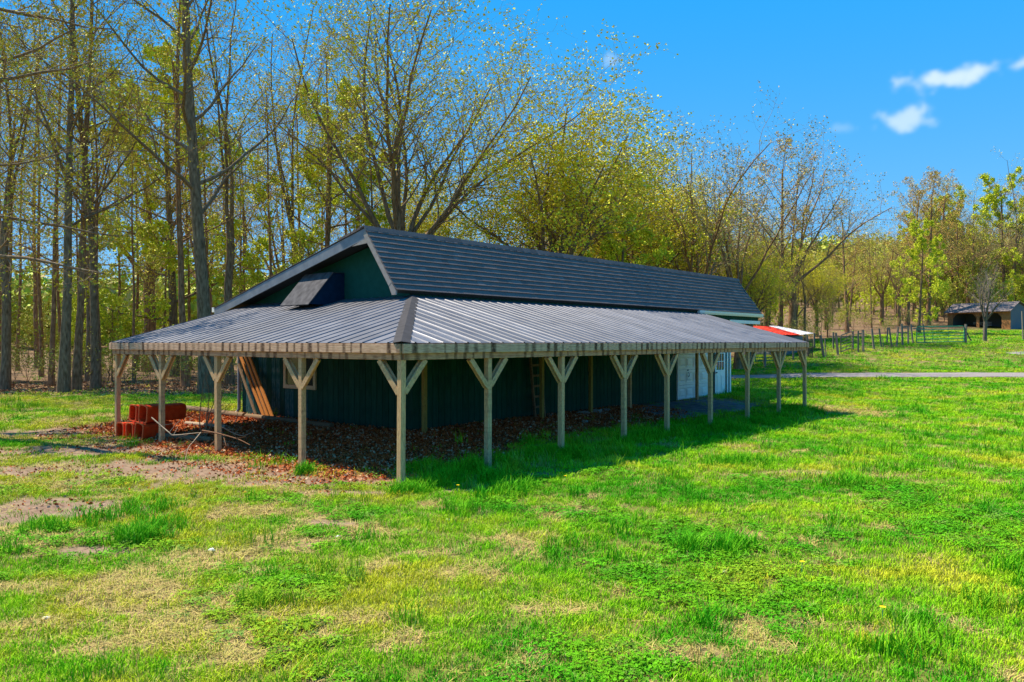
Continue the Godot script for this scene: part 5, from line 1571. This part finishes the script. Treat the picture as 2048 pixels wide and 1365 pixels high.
func make_pasture():
	# fence posts: foot u, foot v, head u, head v, thickness, label
	var ps := [[1616, 716, 1614, 671, 0.13, "grey fence post just right of the porch roof end"], [1629, 698, 1629, 667, 0.12, "pale fence post behind the rolled wire"], [1649, 716, 1641, 671, 0.15, "thick fence post leaning left, first past the porch"], [1653, 715, 1650, 678, 0.06, "thin rusty stake beside the leaning post"], [1667, 699, 1667, 665, 0.12, "upright fence post, left of the dark gate"], [1677, 711, 1672, 666, 0.13, "leaning fence post, hinge side of the dark gate"], [1706, 700, 1706, 663, 0.12, "fence post at the latch side of the dark gate"], [1717, 705, 1717, 662, 0.12, "left post of the wooden frame past the dark gate"], [1727, 704, 1726, 660, 0.14, "right post of the wooden frame past the dark gate"], [1749, 700, 1744, 658, 0.12, "leaning fence post standing alone past the wooden frame"], [1764, 695, 1759, 658, 0.12, "leaning fence post, second past the wooden frame"], [1769, 698, 1765, 676, 0.05, "thin dark stake past the wooden frame"], [1774, 687, 1776, 656, 0.09, "fence post leaning right, farther back in the row"], [1785, 695, 1779, 656, 0.11, "leaning fence post left of the braced corner"], [1793, 694, 1797, 654, 0.11, "fence post leaning inward at the braced corner"], [1806, 692, 1804, 648, 0.13, "tall dark post at the braced corner"], [1817, 690, 1817, 654, 0.12, "post of the braced corner nearest the green gate"], [1827, 687, 1822, 649, 0.11, "leaning post just left of the green gate"], [1851, 687, 1847, 649, 0.09, "thin post standing behind the green gate"], [1932, 687, 1932, 649, 0.16, "stout post at the right end of the green gate"], [2047, 680, 2045, 623, 0.10, "tall fence post at the right picture edge"], [1500, 742, 1499, 700, 0.13, "fence post seen between the far porch posts"], [1530, 735, 1530, 700, 0.13, "stout fence post seen under the far porch roof"], [1587, 722, 1587, 690, 0.12, "fence post by the grey board panel under the porch end"]]
	rng.seed = 8
	var n := 0
	for q in ps:
		var a := on_ground(q[0], q[1])
		var d := (a - CAM).dot(fwd)
		var h := sight(q[2], q[3], d)
		var o := thing("fence_post", q[5], "fence post", a, 0.0, "posts of the pasture fence")
		member(o, "post", Vector3(0, -0.2, 0), h - a, q[4], q[4] * 0.9, M.fence_wood, Vector3(1, 0, 0.4).rotated(Vector3.UP, n), n % 5)
		n += 1
	# rails of the wooden frames
	for q in [[1717, 668, 1727, 668, 63.0, "wooden crossbar joining the two frame posts"], [1793, 666, 1817, 666, 66.0, "wooden crossbar of the braced corner"], [1804, 655, 1818, 655, 66.0, "upper crossbar of the braced corner"], [1826, 658, 1850, 658, 67.0, "thin rail left of the green gate"]]:
		var a0 := on_ground(q[0], 700)
		var a := sight(q[0], q[1], q[4]); var b := sight(q[2], q[3], q[4])
		var o := thing("fence_rail", q[5], "fence rail", a, 0.0, "rails of the pasture fence")
		member(o, "rail", Vector3.ZERO, b - a, 0.1, 0.08, M.fence_wood, Vector3.UP, 1)
	var b0 := on_ground(1945, 685)
	for q in [[1944, 684, 1933, 664, "dark brace leaning on the stout gate post"]]:
		var a := on_ground(q[0], q[1]); var d := (a - CAM).dot(fwd)
		var o := thing("gate_brace", q[4], "brace", a)
		member(o, "brace", Vector3.ZERO, sight(q[2], q[3], d) - a, 0.1, 0.08, M.dark_pipe, Vector3(1, 0, 0), 1)
	var ga := on_ground(1834, 689); var gb := on_ground(1929, 687)
	tube_gate("long green tubular farm gate on the pasture rise", ga, gb, 1.25, 4, M.green_pipe, 2)
	ga = on_ground(1682, 708); gb = on_ground(1705, 699)
	tube_gate("dark tubular gate standing half open between fence posts", ga, gb, 1.2, 4, M.dark_pipe, 1)
	ga = on_ground(1511, 727); gb = on_ground(1546, 726)
	tube_gate("teal-green tubular gate glimpsed under the far porch roof", ga, gb, 1.15, 4, M.green_pipe, 1)
	# roll of wire fencing and a grey board panel
	var wr := on_ground(1621, 716)
	var ro := thing("wire_roll", "grey roll of fence wire standing by the fence", "wire roll", wr)
	for k in 9: 
		var pts := []
		for j in 25:
			var w := TAU * j / 24.0
			pts.append(Vector3(cos(w) * 0.17, 0.05 + k * 0.14, sin(w) * 0.17))
		bar(ro, "hoop", pts, 0.012, M.dark_pipe, 4)
	for j in 14: bar(ro, "wire", [Vector3(cos(TAU * j / 14) * 0.17, 0, sin(TAU * j / 14) * 0.17), Vector3(cos(TAU * j / 14) * 0.17, 1.2, sin(TAU * j / 14) * 0.17)], 0.01, M.dark_pipe, 4)
	# low shelter with a red and a pale roof sheet
	var sa := spot(1520, 60.0)
	var sh := thing("animal_shelter", "low shelter with a red and white roof beyond the barn end", "shelter", sa)
	var roofs := [[[1478, 653, 60.0], [1538, 654, 61.5], [1602, 671, 58.6], [1562, 671, 56.8], M.red_tin, "roof_sheet"], [[1539, 653, 61.6], [1556, 654, 63.0], [1628, 668, 60.5], [1603, 670.5, 58.7], M.pale_tin, "roof_sheet"]]
	for q in roofs:
		var c := []
		for k in 4: c.append(sight(q[k][0], q[k][1], q[k][2]) - sa)
		var b := Buf.new()
		var steps := 26
		for k in steps:
			var f0 := k / float(steps); var f1 := (k + 1) / float(steps)
			var h0 := Vector3(0, 0.05 * (k % 2), 0); var h1 := Vector3(0, 0.05 * ((k + 1) % 2), 0)
			b.quad((c[0] as Vector3).lerp(c[3], 0.0).lerp((c[1] as Vector3), f0) + h0, (c[3] as Vector3).lerp(c[2], f0) + h0, (c[3] as Vector3).lerp(c[2], f1) + h1, (c[0] as Vector3).lerp(c[1], f1) + h1)
		part(sh, q[5], b.mesh(), q[4])
	var wl := Buf.new()
	var w0 := sight(1485, 662, 60.2) - sa; var w1 := sight(1565, 674, 57.5) - sa; var w2 := sight(1605, 673, 59.0) - sa; var w3 := sight(1535, 660, 62.0) - sa
	for e in [[w0, w1], [w1, w2], [w2, w3], [w3, w0]]:
		var a: Vector3 = e[0]; var b: Vector3 = e[1]
		var ga2 := ground_y(sa.x + a.x, sa.z + a.z) - sa.y - 0.1; var gb2 := ground_y(sa.x + b.x, sa.z + b.z) - sa.y - 0.1
		wl.slab([Vector3(a.x, ga2, a.z), Vector3(b.x, gb2, b.z), b, a], Vector3(0.03, 0, 0.03))
	part(sh, "wall", wl.mesh(), M.grey_wood)
	make_run_in()

func make_run_in():
	# wooden run-in shed with two openings on the rise
	var fl := spot(1896, 93.0); var fr := spot(2022, 87.0)
	var along := fr - fl; along.y = 0
	var l := along.length()
	var ax := along.normalized()
	var back := Vector3(ax.z, 0, -ax.x)
	if back.dot(fwd) < 0: back = -back
	var base := fl; base.y = minf(fl.y, fr.y)
	var o := thing("run_in_shed", "brown wooden horse shed with two arched openings and grey roof on the rise", "shed", base, atan2(-ax.z, ax.x))
	# local: x along the front, -z to the back
	var h := 2.05; var hr := 3.0; var hb := 2.3; var dp := 3.6
	var op := [[0.62, 3.3], [l - 3.35, l - 0.95]]
	var xs := [0.0, op[0][0], op[0][1], op[1][0], op[1][1], l]
	for k in [0, 2, 4]:
		var x: float = xs[k]
		while x < xs[k + 1] - 0.03:
			var x2: float = minf(x + 0.24, xs[k + 1])
			member(o, "front_board", Vector3((x + x2) / 2, -0.3, 0), Vector3((x + x2) / 2, h, 0), x2 - x - 0.008, 0.03, M.shed_wood, Vector3(1, 0, 0), int(x * 4) % 5)
			x = x2
	member(o, "header", Vector3(0, h - 0.12, 0.03), Vector3(l, h - 0.12, 0.03), 0.26, 0.03, M.shed_wood, Vector3.UP, 2)
	for q in op:
		for e in [0, 1]:
			var c := Buf.new()
			var x: float = q[e]; var s := 1.0 if e == 0 else -1.0
			c.slab([Vector3(x, h - 0.24, 0.02), Vector3(x + s * 0.45, h - 0.24, 0.02), Vector3(x, h - 0.75, 0.02)], Vector3(0, 0, -0.04))
			part(o, "corner_brace", c.mesh(), M.shed_wood)
	for e in [0.0, l]:
		var c := Buf.new()
		c.slab([Vector3(e, -0.3, -0.02), Vector3(e, h, -0.02), Vector3(e, hr - 0.05, -1.5), Vector3(e, hb, -dp), Vector3(e, -0.3, -dp)], Vector3(0.04 if e == 0.0 else -0.04, 0, 0))
		part(o, "side_wall", c.mesh(), M.grey_wood)
	part(o, "back_wall", boxmesh(Vector3(l, hb + 0.3, 0.04)), M.grey_wood, Vector3(l / 2, hb / 2 - 0.15, -dp))
	var rb := Buf.new()
	rb.slab([Vector3(-0.25, h - 0.12, 0.35), Vector3(l + 0.2, h - 0.12, 0.35), Vector3(l + 0.2, hr, -1.5), Vector3(-0.25, hr, -1.5)], Vector3(0, 0.06, 0))
	part(o, "front_roof", rb.mesh(), M.shingle[4])
	var r2 := Buf.new()
	r2.slab([Vector3(-0.25, hr, -1.5), Vector3(l + 0.2, hr, -1.5), Vector3(l + 0.2, hb - 0.1, -dp - 0.3), Vector3(-0.25, hb - 0.1, -dp - 0.3)], Vector3(0, 0.06, 0))
	part(o, "back_roof", r2.mesh(), M.shingle[3])
	for k in 3: member(o, "kick_board", Vector3(xs[2] - 2.3, 0.25 + k * 0.28, -dp + 0.1), Vector3(xs[2] - 0.2, 0.25 + k * 0.28, -dp + 0.1), 0.22, 0.03, M.pale_tin, Vector3.UP, k)

# ---------------------------------------------------------------- everything
func _ready():
	n_big.seed = 3; n_big.frequency = 0.05; n_big.fractal_octaves = 3
	n_mid.seed = 7; n_mid.frequency = 0.22; n_mid.fractal_octaves = 4
	n_fine.seed = 13; n_fine.frequency = 1.9; n_fine.fractal_octaves = 3
	make_sky()
	make_materials()
	make_spots()
	make_ground()
	make_road()
	make_barn()
	make_trees()
	make_hill_woods()
	make_pasture()
	make_props()
	make_lawn()
	make_litter()
